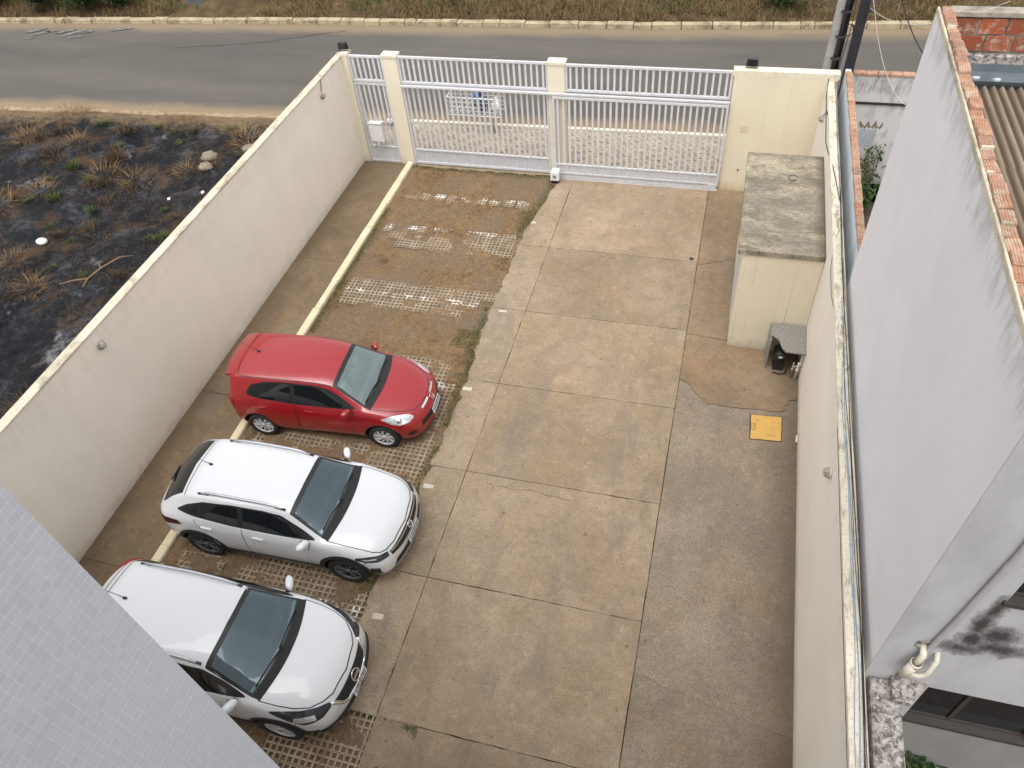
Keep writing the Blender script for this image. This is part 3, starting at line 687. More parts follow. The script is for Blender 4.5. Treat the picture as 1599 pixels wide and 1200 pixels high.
for k in range(4):
    for c in range(12):
        if -7.80+c*B+B < -4.30: locs.append((-7.80+c*B, 6.33+B*k))
for k in range(5):
    for c in range(7): locs.append((-2.93-B*(c+1), 2.945-B*(k+1)))
for k in range(5):
    for c in range(2): locs.append((-4.33-B*(c+1), 7.45+B*k))
pk.copies('grass_paver', gb, [(x,y,.004+rs.uniform(-.008,.008)) for x, y in locs], rots=[(rs.uniform(-.01,.01),rs.uniform(-.01,.01),rs.uniform(-.012,.012)) for _ in locs])
# straw lying on the soil
n = 46000; sx = rng.uniform(XK+.18, -2.9, n); sy = rng.uniform(1.2, 16.55, n)
ex = np.interp(sy, [2.9,3.4,5,7.2,9.5,11.5,13,14.2,15.6,16.5], [-4.2,-4.33,-4.36,-4.24,-4.22,-4.33,-4.28,-4.30,-4.06,-3.98]); ex = np.where(sy < 2.9, -2.95, ex)
keep = (sx < ex) & ((fbm(sx*1.2,sy*1.2,61) > .50) | (rng.random(n) < .18)) & ((in_strip(sx,sy) < .5) | (rng.random(n) < .35)); sx, sy = sx[keep], sy[keep]
me = blades('dry_straw', np.stack([sx,sy,soil_full(sx,sy)+.002], -1), (.04,.13), (.004,.008), (1.1,1.5), 'straw'); o = link('dry_straw', me); o['kind'] = 'stuff'; o['label'] = 'dry straw strewn over the soil of the parking bays'
# green grass along the edges
pts = []
def strip_pts(n, fx, fy):
    a = rng.uniform(0,1,n); b = rng.uniform(0,1,n); return np.stack([fx(a,b), fy(a,b)], -1)
exy = lambda Y: np.interp(Y, [2.9,3.4,5,7.2,7.8,9.5,10.4,11.5,13,14.2,14.9,15.6,16.5], [-4.2,-4.33,-4.36,-4.24,-4.2,-4.22,-4.30,-4.33,-4.28,-4.30,-4.18,-4.06,-3.98])
yy = rng.uniform(2.95, 16.5, 9000); xx = exy(yy)-np.abs(rng.normal(0,.10,9000)); k = fbm(xx*.9,yy*.9,70) > .49; pts.append(np.stack([xx[k],yy[k]],-1))
yy = rng.uniform(10.0, 16.5, 4500); xx = XK+.18+np.abs(rng.normal(0,.08,4500)); k = fbm(xx*.9,yy*.6,71) > .40; pts.append(np.stack([xx[k],yy[k]],-1))
pts.append(strip_pts(2600, lambda a,b: XK+.2+a*3.9, lambda a,b: 16.62-np.abs(rng.normal(0,.09,2600))))
pts.append(strip_pts(900, lambda a,b: -4.4-a*.45+.05*b, lambda a,b: 10.15+.55*b)); pts.append(strip_pts(700, lambda a,b: -4.2-a*.35, lambda a,b: 14.2+.8*b))
pts.append(strip_pts(900, lambda a,b: -2.93-np.abs(rng.normal(0,.06,900)), lambda a,b: 1.6+1.32*b)); pts.append(strip_pts(800, lambda a,b: -4.2+a*1.25, lambda a,b: 2.93-np.abs(rng.normal(0,.05,800))))
pts.append(strip_pts(500, lambda a,b: XK+.25+a*.35, lambda a,b: 6.6+.8*b))
P = np.concatenate(pts); me = blades('green_grass', np.stack([P[:,0],P[:,1],soil_full(P[:,0],P[:,1])-.004],-1), (.02,.065), (.004,.009), (.2,1.2), 'green')
o = link('green_grass', me); o['kind'] = 'stuff'; o['label'] = 'short green grass along the edges of the parking bays'
# ================================================================ WALLS AND GATE
HL, HR = 2.90, 2.79
def wall_thing(label, x0, x1, y0, y1, h, mat, capmat, over=.012, capt=.035):
    t = Thing('boundary_wall', label, 'wall', ((x0+x1)/2, (y0+y1)/2, 0))
    m = MB(); m.box(x0, x1, y0, y1, -.3, h-capt); t.part('wall', m, mat)
    m = MB(); m.box(x0-over, x1+over, y0, y1, h-capt+.002, h, .008); t.part('wall_cap', m, capmat); return t
lw = wall_thing('long cream rendered wall left of the yard beside the burnt lot', XL-.16, XL, -3, YG+.22, HL, 'wall_cream', 'cap')
rw = wall_thing('long cream rendered wall right of the yard carrying the loose cables', XR, XR+.18, -3, YG-.001, HR, 'wall_cream', 'cap_right', .0, .03)
ew = wall_thing('yellowish cream end wall beside the sliding gate', .02, XR+.20, YG, YG+.22, 2.96, 'wall_yellow', 'cap_clean', .03, .13)
def pillar(x0, x1, label):
    t = Thing('gate_pillar', label, 'pillar', ((x0+x1)/2, YG+.11, 0)); m = MB(); m.box(x0, x1, YG, YG+.22, -.1, 2.90); t.part('shaft', m, 'wall_pillar')
    m = MB(); m.box(x0-.02, x1+.02, YG-.02, YG+.24, 2.902, 2.975, .01); t.part('pillar_cap', m, 'cap_clean')
pillar(XL+.001, -9.235, 'narrow cream pillar in the corner by the left wall')
pillar(-8.31, -7.93, 'cream pillar between the pedestrian gate and the wide gate')
pillar(-4.17, -3.77, 'cream pillar between the wide gate and the sliding gate')
BARW, BARD = .049, .024
def bar_mesh(h): m = MB(); m.box(-BARW/2, BARW/2, -BARD/2, BARD/2, 0, h); return m.mesh('bar', 'white_metal')
def gate(name, label, cat, x0, x1, y, zb, zt, nb, panel=None, lockbox=False, frame=.05):
    t = Thing(name, label, cat, ((x0+x1)/2, y, zb)); f = frame
    for (a, b, c, d) in [(x0,x1,zt-f,zt),(x0,x1,zb,zb+f)]:
        m = MB(); m.box(a, b, y-.03, y+.03, c, d); t.part('rail', m, 'white_metal')
    for (a, b) in [(x0,x0+f),(x1-f,x1)]:
        m = MB(); m.box(a, b, y-.03, y+.03, zb+f+.001, zt-f-.001); t.part('stile', m, 'white_metal')
    z0 = zb+f
    if panel:
        n = int((x1-x0-2*f)/.068); xx = np.linspace(x0+f+.002, x1-f-.002, 2*n+1); m = MB()
        P = [[(x, y+(.013 if k % 2 else -.013), z) for k, x in enumerate(xx)] for z in (z0+.002, panel-.002)]; m.grid(P, False)
        P = [[(x, y+.004+(.013 if k % 2 else -.013), z) for k, x in enumerate(xx)] for z in (z0+.002, panel-.002)]; m.grid(P, False, True)
        t.part('sheet_panel', m, 'white_metal')
        m = MB(); m.box(x0+f+.001, x1-f-.001, y-.026, y+.026, panel, panel+.035); t.part('rail', m, 'white_metal'); z0 = panel+.035
    bm_ = bar_mesh(zt-f-z0-.002)
    t.copies('bar', bm_, [(x0+f+(x1-x0-2*f)*(k+.5)/nb, y, z0+.001) for k in range(nb)])
    return t
ZM = 2.235
gate('gate_transom', 'short fixed white grille above the pedestrian gate', 'grille', -9.23, -8.315, YG+.05, ZM+.03, 2.92, 6)
g1 = gate('pedestrian_gate', 'narrow white barred gate with a letter box next to the left wall', 'gate', -9.225, -8.32, YG+.05, .03, ZM, 6, .46)
gate('gate_transom', 'fixed white grille above the wide gate in the middle', 'grille', -7.925, -4.175, YG+.05, ZM+.03, 2.94, 26)
g2 = gate('vehicle_gate', 'wide white barred gate behind the grassy bay in the middle', 'gate', -7.92, -4.18, YG+.05, .06, ZM, 26, .44)
gate('gate_transom', 'fixed white grille above the sliding gate at the right', 'grille', -3.765, .0, YG+.05, ZM+.03, 2.92, 25)
g3 = gate('sliding_gate', 'white barred sliding gate across the driveway in front of its pillar', 'gate', -4.06, .0, YG-.09, .12, ZM-.04, 28, .40)
m = MB(); m.box(-4.06, -.05, YG-.125, YG-.065, .045, .115); m.box(-4.0, -.02, YG-.14, YG-.05, .005, .03); g3.part('bottom_track', m, 'white_metal')
m = MB(); m.box(-3.9, -.25, YG-.150, YG-.125, .185, .215); g3.part('rack', m, 'white_metal')
m = MB(); m.box(-7.9, .01, YG-.10, YG-.035, ZM-.012, ZM+.028); single('guide_rail', m, 'white_metal', 'long white steel rail running across the gates at mid height', 'rail', (-4, YG-.07, ZM))
m = MB(); m.box(-7.92, -4.18, YG-.1, YG+.18, -.05, .018); struct('threshold', m, 'slab_light', 'concrete threshold below the wide gate')
# letter box and lock on the pedestrian gate
t = Thing('letter_box', 'white steel letter box hung on the narrow gate', 'letter box', (-8.8, YG-.06, .72))
m = MB(); m.box(-8.99, -8.64, YG-.14, YG+.015, .72, 1.18, .02); t.part('box', m, 'white_plastic')
m = MB(); m.obox((-8.815, YG-.06, 1.215), (.19,0,0), (0,.10,-.02), (0,.004,.016)); t.part('lid', m, 'white_plastic')
m = MB(); m.tube([(-8.86,YG+.02,1.2),(-8.86,YG+.02,1.30),(-8.77,YG+.02,1.30),(-8.77,YG+.02,1.2)], .012); t.part('bracket', m, 'white_metal')
t = Thing('gate_lock', 'small grey lock case on the edge of the narrow gate', 'lock', (-8.43, YG-.0, 1.12))
m = MB(); m.box(-8.52, -8.36, YG-.03, YG+.018, 1.12, 1.24, .015); t.part('case', m, 'grey_metal')
m = MB(); m.lathe([(0,-.06),(.022,-.058),(.026,-.03),(.018,0)], 12, 'y', (-8.42,YG-.03,1.18)); t.part('knob', m, 'grey_metal')
# gate opener
t = Thing('gate_opener', 'white motor box with a dark base at the foot of the middle pillar', 'gate motor', (-4.0, YG-.28, 0))
m = MB(); m.box(-4.12, -3.90, YG-.38, YG-.17, .10, .36, .035); t.part('housing', m, 'white_plastic')
m = MB(); m.box(-4.10, -3.92, YG-.36, YG-.19, ZT, .099); t.part('base', m, 'black')
m = MB(); m.box(-4.05, -3.97, YG-.395, YG-.381, .18, .26); t.part('cover_plate', m, 'grey_metal')
# flood lights
def flood(x, y, z, label, rz=0):
    t = Thing('flood_light', label, 'flood light', (x,y,z), rz, local=True)
    m = MB(); m.box(-.11,.11,-.035,.03,.05,.22,.012); t.part('housing', m, 'black')
    m = MB(); m.box(-.095,.095,-.041,-.036,.065,.205); t.part('lens', m, 'blackglass')
    m = MB(); m.tube([(-.125,0,.14),(-.125,0,.01),(.125,0,.01),(.125,0,.14)], .010, 5); t.part('bracket', m, 'black')
    m = MB()
    for k in range(6): m.box(-.09+k*.034,-.08+k*.034,.031,.055,.06,.21)
    t.part('heat_sink', m, 'black')
flood(-9.33, YG+.12, 2.976, 'black flood light on the corner pillar by the left wall', .12)
flood(.36, YG+.12, 2.961, 'black flood light on top of the yellowish end wall', -.05)
# bulkhead lamps on the walls
def bulkhead(x, y, z, nx, label, wire=None):
    t = Thing('wall_lamp', label, 'wall lamp', (x,y,z)); s = nx; m = MB()
    m.lathe([(0,.0),(.075,.0),(.085,s*.02),(.08,s*.03)], 16, 'x', (x,y,z)); t.part('base', m, 'lamp_cream')
    m = MB(); m.lathe([(.068,s*.028),(.066,s*.06),(.045,s*.085),(0,s*.095)], 16, 'x', (x,y,z)); t.part('globe', m, 'lamp_globe')
    m = MB()
    for a in (-.03,0,.03): m.tube([(x+s*.03,y+a,z-.078),(x+s*.09,y+a,z-.045),(x+s*.108,y+a,z),(x+s*.09,y+a,z+.045),(x+s*.03,y+a,z+.078)], .005, 5)
    m.tube([(x+s*.03,y-.078,z),(x+s*.09,y-.045,z),(x+s*.110,y,z),(x+s*.09,y+.045,z),(x+s*.03,y+.078,z)], .005, 5); t.part('guard', m, 'lamp_cream')
    if wire: m = MB(); m.tube(wire, .008, 5); t.part('wire', m, 'black')
bulkhead(XL, 6.69, 2.60, 1, 'caged bulkhead lamp near the top of the left wall')
bulkhead(XL, 15.36, 2.55, 1, 'small bulkhead lamp with a wire on the left wall near the gate', [(XL+.02,15.36,2.62),(XL+.015,15.44,2.75),(XL+.01,15.5,2.87)])
bulkhead(XR, 6.57, 2.36, -1, 'caged bulkhead lamp halfway along the right wall')
bulkhead(XR, 15.85, 2.40, -1, 'bulkhead lamp on the right wall by the end wall', [(XR-.02,15.83,2.46),(XR-.01,15.6,2.7),(XR-.01,15.3,2.77)])
# cover plates on the end wall
for (x, z, w, h, lab) in [(.40,1.62,.15,.17,'upper beige cover plate on the yellowish end wall'),(.68,.28,.13,.22,'lower beige cover plate on the end wall partly behind the shed')]:
    m = MB(); m.box(x-w/2,x+w/2,YG-.012,YG,z-h/2,z+h/2,.004); single('cover_plate', m, 'plate_beige', lab, 'cover plate', (x,YG,z))
m = MB(); m.lathe([(0,-.02),(.02,-.018),(.022,0)], 10, 'y', (.41,YG,.55)); single('knob', m, 'dark_steel', 'small dark stub on the end wall beside the gate', 'stub', (.41,YG,.55))
# shed
t = Thing('gas_shed', 'cream concrete shed with a mouldy flat roof against the right wall', 'shed', (1.2,13.2,0))
SX0, SX1, SY0, SY1, SH = .60, 1.944, 11.19, 14.36, 2.36
m = MB(); m.box(SX0, SX1, SY0, SY1, -.02, SH-.10); t.part('wall', m, 'wall_shed')
m = MB(); m.box(SX0-.10, SX1, SY0-.035, SY1+.04, SH-.098, SH, .006); t.part('roof_slab', m, 'shed_top')
m = MB(); m.box(SX0-.012, SX0-.001, 11.9, 13.0, .1, 2.0); t.part('door', m, 'white_metal')
m = MB(); m.tube([(1.38+.09*math.cos(a), 13.55+.10*math.sin(a), SH+.006) for a in np.linspace(.5,5.6,16)], .006, 5); single('wire_loop', m, 'dark_steel', 'small bent wire loop lying on the shed roof', 'wire', (1.38,13.55,SH))
# granite shelf with pump
t = Thing('granite_shelter', 'low grey granite shelter beside the shed with an open front', 'shelter', (1.64,10.8,0))
m = MB(); m.prism([(1.33,11.15),(1.944,11.15),(1.944,10.42),(1.60,10.42),(1.53,10.52),(1.47,10.72),(1.38,10.80),(1.33,10.80)], .73, .76); t.part('top', m, 'granite')
m = MB(); m.obox((1.335,10.93,.365), (.012,0,0), (0,.24,0), (0,0,.362)); t.part('side_panel', m, 'granite')
t = Thing('water_pump', 'black pump with a pale label under the granite shelter', 'pump', (1.58,10.85,0))
m = MB(); m.lathe([(0,-.15),(.10,-.15),(.125,-.12),(.125,.10),(.10,.15),(0,.15)], 16, 'y', (1.56,10.78,.36)); t.part('motor', m, 'black')
m = MB(); m.obox((1.56,10.625,.40), (.035,0,0), (0,.004,0), (0,0,.02)); t.part('label_plate', m, 'pale_bag')
m = MB(); m.box(1.47,1.66,10.68,10.88,.012,.24); t.part('foot', m, 'black_matte')
m = MB(); m.tube([(1.64,10.7,.34),(1.72,10.62,.25),(1.70,10.58,.06),(1.6,10.56,.03),(1.48,10.60,.03)], .014, 6); t.part('hose', m, 'black')
t = Thing('water_meter', 'cluster of pale pipes and taps under the granite shelter by the wall', 'pipes', (1.85,10.5,0))
for k, (x, y) in enumerate([(1.80,10.52),(1.87,10.46),(1.92,10.56)]):
    m = MB(); m.tube([(x,y,.01),(x,y,.42+.07*k)], .013, 7); m.lathe([(0,-.03),(.025,-.028),(.025,.03),(0,.032)], 8, 'z', (x,y,.24+.05*k)); t.part('pipe', m, 'pvc' if k else 'grey_metal')
m = MB(); m.tube([(1.80,10.52,.30),(1.92,10.56,.33)], .011, 6); t.part('pipe', m, 'pvc')
# yellow inspection lid, drain
t = Thing('inspection_cover', 'yellow painted square steel lid set in the concrete near the right wall', 'manhole cover', (1.41,9.2,0))
m = MB(); m.prism([(1.13,9.48),(1.69,9.52),(1.69,8.93),(1.145,8.89)], -.02, ZT-.004); t.part('frame', m, 'dark_steel')
m = MB(); m.prism([(1.15,9.463),(1.675,9.50),(1.675,8.945),(1.16,8.905),(1.16,9.12),(1.235,9.125),(1.235,9.27),(1.155,9.265)], -.01, ZT+.006); t.part('lid', m, 'yellow')
m = MB(); m.prism([(1.162,9.135),(1.225,9.138),(1.225,9.26),(1.160,9.255)], -.01, ZT+.004); t.part('handle_pocket', m, 'yellow')
m = MB(); m.lathe([(0,ZT+.002),(.04,ZT+.002),(.055,ZT+.004),(.06,ZT-.01)], 14, 'z', (-.34,13.80,0)); single('drain', m, 'dark_steel', 'small round dark drain at the corner of a driveway slab', 'drain', (-.34,13.8,0))
# drain pipe along the foot of the right wall
m = MB(); m.tube([(XR-.02,9.05,.10),(XR-.03,8.9,.10)], .022, 7); m.tube([(XR-.025,8.98,.02),(XR-.025,8.98,.14)], .015, 6); single('tap', m, 'pvc', 'small tap low on the right wall beside the yellow lid', 'tap', (XR,9,0.05))
# rubbish basket outside
t = Thing('rubbish_basket', 'white wire rubbish basket on legs at the street behind the wide gate', 'basket', (-6.7,18.55,0))
x0, x1, y0, y1, z0, z1 = -7.45, -5.95, 18.35, 18.80, .62, 1.12
m = MB()
for z in (z0, z1): m.tube([(x0,y0,z),(x1,y0,z),(x1,y1,z),(x0,y1,z),(x0,y0,z)], .018 if z == z1 else .012, 5)
for x in (x0,x1):
    for y in (y0,y1): m.tube([(x,y,z0),(x,y,z1)], .012, 5)
t.part('frame', m, 'white_plastic')
m = MB()
for k in range(1, 16):
    x = x0+(x1-x0)*k/16; m.tube([(x,y0,z1),(x,y0,z0),(x,y1,z0),(x,y1,z1)], .005, 4, smooth=False)
for z in (.75,.87,1.0): m.tube([(x0,y0,z),(x1,y0,z),(x1,y1,z),(x0,y1,z),(x0,y0,z)], .005, 4, smooth=False)
t.part('mesh', m, 'white_plastic')
for x in (x0+.35, x1-.3): m = MB(); m.tube([(x,18.57,0),(x,18.57,z0)], .025, 6); t.part('leg', m, 'grey_metal')
def bag(c, r, mat, label):
    t = MB(); rs = random.Random(int(c[0]*100)); P = []
    for i in range(9):
        th = math.pi*i/8; P.append([])
        for k in range(15):
            f = 2*math.pi*k/14; q = 1+.16*math.sin(3*f+i)+.1*math.sin(5*f+2*i); P[-1].append((c[0]+r[0]*math.sin(th)*math.cos(f)*q, c[1]+r[1]*math.sin(th)*math.sin(f)*q, c[2]+r[2]*math.cos(th)))
        P[-1][-1] = P[-1][0]
    t.grid(P, True, True); t.lathe([(.02,0),(.035,.05),(.06,.10)], 7, 'z', (c[0],c[1],c[2]+r[2]*.9)); return single('bin_bag', t, mat, label, 'bag', (c[0],c[1],c[2]-r[2]))
bag((-6.52,18.56,.88), (.20,.17,.24), 'dark_bag', 'dark blue bin bag in the white wire basket')
bag((-6.66,18.6,1.05), (.11,.11,.13), 'blue_bag', 'bright blue bag on top in the white wire basket')
bag((-6.12,18.56,.82), (.13,.15,.17), 'pale_bag', 'pale crumpled bag at the right end of the wire basket')
# ================================================================ POLES AND CABLES
t = Thing('utility_pole', 'pale concrete pole with black cable ducts at the corner of the end wall', 'pole', (2.02,17.15,0))
m = MB(); m.box(1.84,1.99,17.05,17.25,-.1,8.5); t.part('shaft', m, 'pole')
m = MB(); m.tube([(2.03,17.0,2.9),(2.03,17.03,8.4)], .05, 8); t.part('duct', m, 'dark_steel')
m = MB(); m.tube([(2.11,17.02,2.9),(2.10,17.04,8.4)], .03, 6); t.part('duct', m, 'black')
for z in (3.15,3.6,4.1): m = MB(); m.box(1.93,2.14,16.94,17.0,z,z+.04); t.part('clamp', m, 'dark_steel')
m = MB(); m.tube([(2.14+.10*math.cos(a)+.02*a/6, 17.0, 3.75+.12*math.sin(a)) for a in np.linspace(0,11,40)], .009, 5); t.part('cable_coil', m, 'black')
m = MB(); m.tube([(2.16,16.98,4.6),(2.19,16.97,3.9),(2.16,16.96,3.3),(2.13,16.9,2.82)], .008, 5); t.part('cable', m, 'black')
t = Thing('utility_pole', 'thick dark steel pole behind the orange brick wall end', 'pole', (2.42,17.5,0))
m = MB(); m.box(2.32,2.48,17.42,17.58,-.1,9); t.part('shaft', m, 'dark_steel')
m = MB(); m.box(2.484,2.515,17.46,17.54,-.1,9); t.part('flange', m, 'dark_steel')
m = MB(); m.tube([(2.43,17.36,4.0),(2.6,17.3,4.0),(2.55,17.3,4.2),(2.42,17.36,4.15)], .02, 5); t.part('bracket', m, 'dark_steel')
def wire(name, pts, r, mat, label, n=5):
    m = MB(); m.tube(pts, r, n); return single(name, m, mat, label, 'cable', pts[0])
def sag(a, b, s, n=18): return [(a[0]+(b[0]-a[0])*k/n, a[1]+(b[1]-a[1])*k/n, a[2]+(b[2]-a[2])*k/n-s*4*(k/n)*(1-k/n)) for k in range(n+1)]
wire('service_cable', sag((2.52,17.3,4.25),(3.55,16.4,2.5),.35), .005, 'white_cable', 'thin white cable drooping from the dark pole over the back yard')
wire('service_cable', sag((2.45,17.45,5.6),(3.6,16.6,3.5),.25), .012, 'black', 'short dark cable crossing the street beside the white house corner')
wire('service_cable', sag((2.5,17.4,4.05),(2.9,10.05,6.95),.3), .005, 'white_cable', 'thin pale cable running up from the dark pole to the house roof')
rs = random.Random(31)
def run(x, z, y0, y1, amp, r, mat, label, nn=60):
    ph = rs.uniform(0,6); wire('wall_cable', [(x+amp*math.sin(ph+k*.21)+amp*.6*math.sin(ph*2+k*.53), y0+(y1-y0)*k/nn, z+.012*math.sin(k*.4+ph)**2) for k in range(nn+1)], r, mat, label)
run(XR+.14, HR+.012, 17.0, -2.5, .010, .006, 'black', 'black cable lying along the outer edge of the right wall top')
run(XR+.165, HR+.010, 16.9, -2.5, .012, .0045, 'dark_steel', 'grey cable lying outermost on the right wall top')
run(XR+.10, HR+.010, 9.6, -2.5, .012, .0045, 'blue_cable', 'blue cable lying along the right wall top')
run(XR+.075, HR+.010, 8.2, -2.5, .016, .0035, 'blue_cable', 'thin second blue cable on the right wall top nearest the yard')
run(XR+.125, HR+.012, 12.5, -2.5, .022, .004, 'black', 'thin dark cable winding along the middle of the right wall top')
wire('wall_cable', [(XR+.12,11.4,HR+.01),(XR+.02,11.0,HR-.01),(XR-.02,10.4,HR-.10),(XR-.015,9.8,HR-.12),(XR+.01,9.3,HR-.05),(XR+.10,8.9,HR+.012)], .0045, 'black', 'black cable sagging off the right wall top near the granite shelter')
wire('wall_cable', [(XR-.012,7.0,HR-.01),(XR-.012,5,HR-.03),(XR-.012,2,HR-.03),(XR-.012,-2,HR-.03)], .0035, 'black', 'straight thin wire pinned along the inner edge of the right wall')
wire('wall_cable', [(XR+.02,16.9,2.92),(XR-.012,16.2,2.7),(XR-.012,14.6,2.55),(XR-.012,14.0,2.70),(XR+.05,13.3,HR+.01),(XR+.14,12.2,HR+.012)], .008, 'black', 'black cable dropping from the pole over the right wall near the end wall')
# ================================================================ NEIGHBOURING HOUSE
HX, HY0, HY1, HZ = 2.20, 3.86, 10.15, 6.80
t = Thing('house', 'neighbouring house with a tall white side wall and brick topped parapet', 'house', (5,7,0)); H = t
m = MB(); m.box(HX, HX+.15, HY0+.012, HY1, -.2, HZ); t.part('side_wall', m, 'wall_house')
# front wall with two real window openings (upper, lower)
m = MB(); X1 = 8.6
def wall_with_holes(m, x0, x1, z0, z1, holes, y0, y1):
    xs = sorted({x0,x1,*[h[0] for h in holes],*[h[1] for h in holes]}); zs = sorted({z0,z1,*[h[2] for h in holes],*[h[3] for h in holes]})
    for a, b in zip(xs, xs[1:]):
        for c, d in zip(zs, zs[1:]):
            if not any(h[0] <= a and b <= h[1] and h[2] <= c and d <= h[3] for h in holes): m.box(a, b, y0, y1, c, d)
holes = [(2.82,4.05,1.64,2.50),(2.86,4.1,4.42,5.5),(5.4,6.9,1.6,2.6),(5.4,6.9,4.4,5.5)]
m.box(HX, HX+.15, HY0, HY0+.0115, -.2, HZ); wall_with_holes(m, HX+.1505, X1, -.2, HZ, holes, HY0, HY0+.158); t.part('front_wall', m, 'wall_front')
for (a, b, c, d) in holes:
    f = MB(); w = .05
    for (p, q, r_, s_) in [(a,b,c,c+w),(a,b,d-w,d),(a,a+w,c+w,d-w),(b-w,b,c+w,d-w),((a+b)/2-.18,(a+b)/2-.13,c+w,d-w)]: f.box(p+.002,q-.002,HY0+.06,HY0+.11,r_+.002,s_-.002)
    fr = t.part('window', f, 'frame_dark'); p = MB(); p.box(a+.01,b-.01,HY0+.08,HY0+.09,c+.01,d-.01); t.part('pane', p, 'blackglass', fr)
    s = MB(); s.box(a-.03,b+.03,HY0-.035,HY0+.059,c-.04,c+.014); t.part('sill', s, 'frame_dark', fr)
m = MB(); m.box(HX+.15, X1, HY1-.13, HY1, -.2, HZ-.47); t.part('back_wall', m, 'wall_house')
m = MB(); m.box(X1-.15, X1, HY0+.16, HY1-.131, -.2, HZ-.3); t.part('side_wall', m, 'wall_house')
# brick course laid flat along the parapet top (hollow clay bricks, ribbed)
def hollow_brick(w, d, h):
    m = MB(); m.box(-w/2, w/2, -d/2, d/2, 0, h, .006)
    for k in range(4): m.box(-w/2+.012+k*(w-.024)/4+.004, -w/2+.012+(k+1)*(w-.024)/4-.004, -d/2+.006, d/2-.006, h-.001, h+.005)
    return m
m = MB(); m.box(HX+.004, HX+.132, HY0+.02, HY1-.02, HZ+.001, HZ+.012); t.part('mortar', m, 'mortar')
rs = random.Random(17); y = HY0+.03; m = MB(); k = 0
hbs = [hollow_brick(.115,L_,.085).mesh('brick', 'brick') for L_ in (.15,.165,.178,.19)]
while y < HY1-.22:
    i = rs.randrange(4); L_ = (.15,.165,.178,.19)[i]; g = rs.uniform(.006,.022)
    t.copies('brick', hbs[i], [(HX+.076+rs.uniform(-.010,.010), y+L_/2, HZ+rs.choice([.004,.008,.0,-.012,-.03]))], rots=[(rs.uniform(-.07,.07),rs.uniform(-.08,.08),rs.uniform(-.07,.07))])
    if rs.random() < .75:
        w0 = rs.uniform(0,.03); m.box(HX+.016+w0, HX+.128-rs.uniform(0,.05), y+L_-.004, y+L_+g+.004, HZ+.004, HZ+.06+rs.uniform(0,.034), .006)
    y += L_+g
m.box(HX-.006, HX+.020, HY0, HY1-.02, HZ-.02, HZ+.05, .008); t.part('mortar', m, 'cap')
# inner brick parapet at the far end, seen over the roof
m = MB(); m.box(HX+.15, X1, HY1-.125, HY1-.02, 6.33, HZ-.05); t.part('mortar', m, 'mortar')
rs = random.Random(6); rb = MB(); rb.box(-.135,.135,-.012,.012,0,.17,.004); rbm = rb.mesh('brick', 'brick_red'); L = []
for r_ in range(2):
    x = HX+.30-(.12 if r_ else 0)
    while x < X1-.3: L.append((x+.137, HY1-.132, 6.405+r_*.195)); x += .295
t.copies('brick', rbm, L, rots=[(0,0,rs.uniform(-.01,.01)) for _ in L])
m = MB(); m.box(HX+.14, X1, HY1-.16, HY1+.005, HZ-.005, HZ+.055, .01); t.part('parapet_cap', m, 'mortar')
m = MB(); m.box(HX+.152, X1-.16, HY1-.22, HY1-.155, 6.26, 6.385, .01); t.part('mortar', m, 'lichen_wall')
# sheet metal gutter and corrugated roof
m = MB(); P = [[(x,y,z) for x in (HX+.16,X1-.16)] for (y,z) in [(HY1-.225,6.29),(HY1-.235,6.20),(HY1-.50,6.17),(HY1-.53,6.22)]]; m.grid(P, False); m.grid(P, False, True); t.part('gutter', m, 'blue_steel')
for (x, y) in [(2.78,9.77),(3.0,9.74),(3.35,9.8)]:
    m = MB(); m.prism([(x+.04*math.cos(a)*(1+.3*math.sin(3*a)), y+.02*math.sin(a)) for a in np.linspace(0,5.6,9)], 6.178, 6.20); t.part('patch', m, 'pale_bag')
m = MB(); xs = np.arange(HX+.16, X1-.2, .0119); P = []
zr = lambda y: 6.14-.035*(y-9.6)*-1 if False else 6.14+.02*(9.62-y)
for y in (9.64, 7.8, 7.79, 5.9, 5.89, 4.05):
    lift = .012 if y in (7.8, 5.9) else 0
    P.append([(x, y, zr(y)+lift+.024*math.cos(2*math.pi*(x-HX)/.095)) for x in xs])
m.grid(P, True, True); t.part('roof', m, 'roof')
m = MB(); m.box(HX+.16, X1-.16, HY0+.17, HY1-.3, 5.9, 5.95); t.part('ceiling_slab', m, 'mortar')
# conduit, waste pipes, ledge, hole on the front wall
m = MB(); m.tube([(2.66,HY0-.03,6.6),(2.665,HY0-.03,5.2),(2.61,HY0-.03,4.05),(2.54,HY0-.03,3.0),(2.49,HY0-.03,2.62)], .026, 8); t.part('conduit', m, 'lilac_pipe')
m = MB(); m.tube([(2.53,HY0+.02,3.36),(2.53,HY0-.07,3.30),(2.50,HY0-.10,3.12)], .034, 10); m.lathe([(.05,-.03),(.056,-.03),(.056,.03),(.05,.03)], 10, 'z', (2.505,HY0-.095,3.15)); m.tube([(2.50,HY0-.10,3.14),(2.46,HY0-.11,2.9)], .048, 10); t.part('waste_pipe', m, 'pvc')
m = MB(); m.tube([(2.49,HY0-.11,2.95),(2.60,HY0-.11,2.93),(2.655,HY0-.10,3.0),(2.675,HY0-.06,3.22),(2.675,HY0+.02,3.27)], .028, 9); t.part('waste_pipe', m, 'pvc')
m = MB(); m.lathe([(0,-.004),(.07,-.004),(.085,-.012),(.095,-.002)], 12, 'y', (2.53,HY0,3.38)); t.part('pipe_hole', m, 'lichen_wall')
m = MB(); m.prism([(2.44,HY0-.001),(2.80,HY0-.001),(2.62,HY0-.26),(2.44,HY0-.26)], 2.52, 2.60); t.part('ledge', m, 'lichen_wall')
# darker lower front wall: shade and dirt put into the colour
m = MB(); m.box(HX+.335, X1, HY0-.012, HY0-.001, -.1, 1.58); t.part('lower_wall_shade', m, 'wall_low_shade')
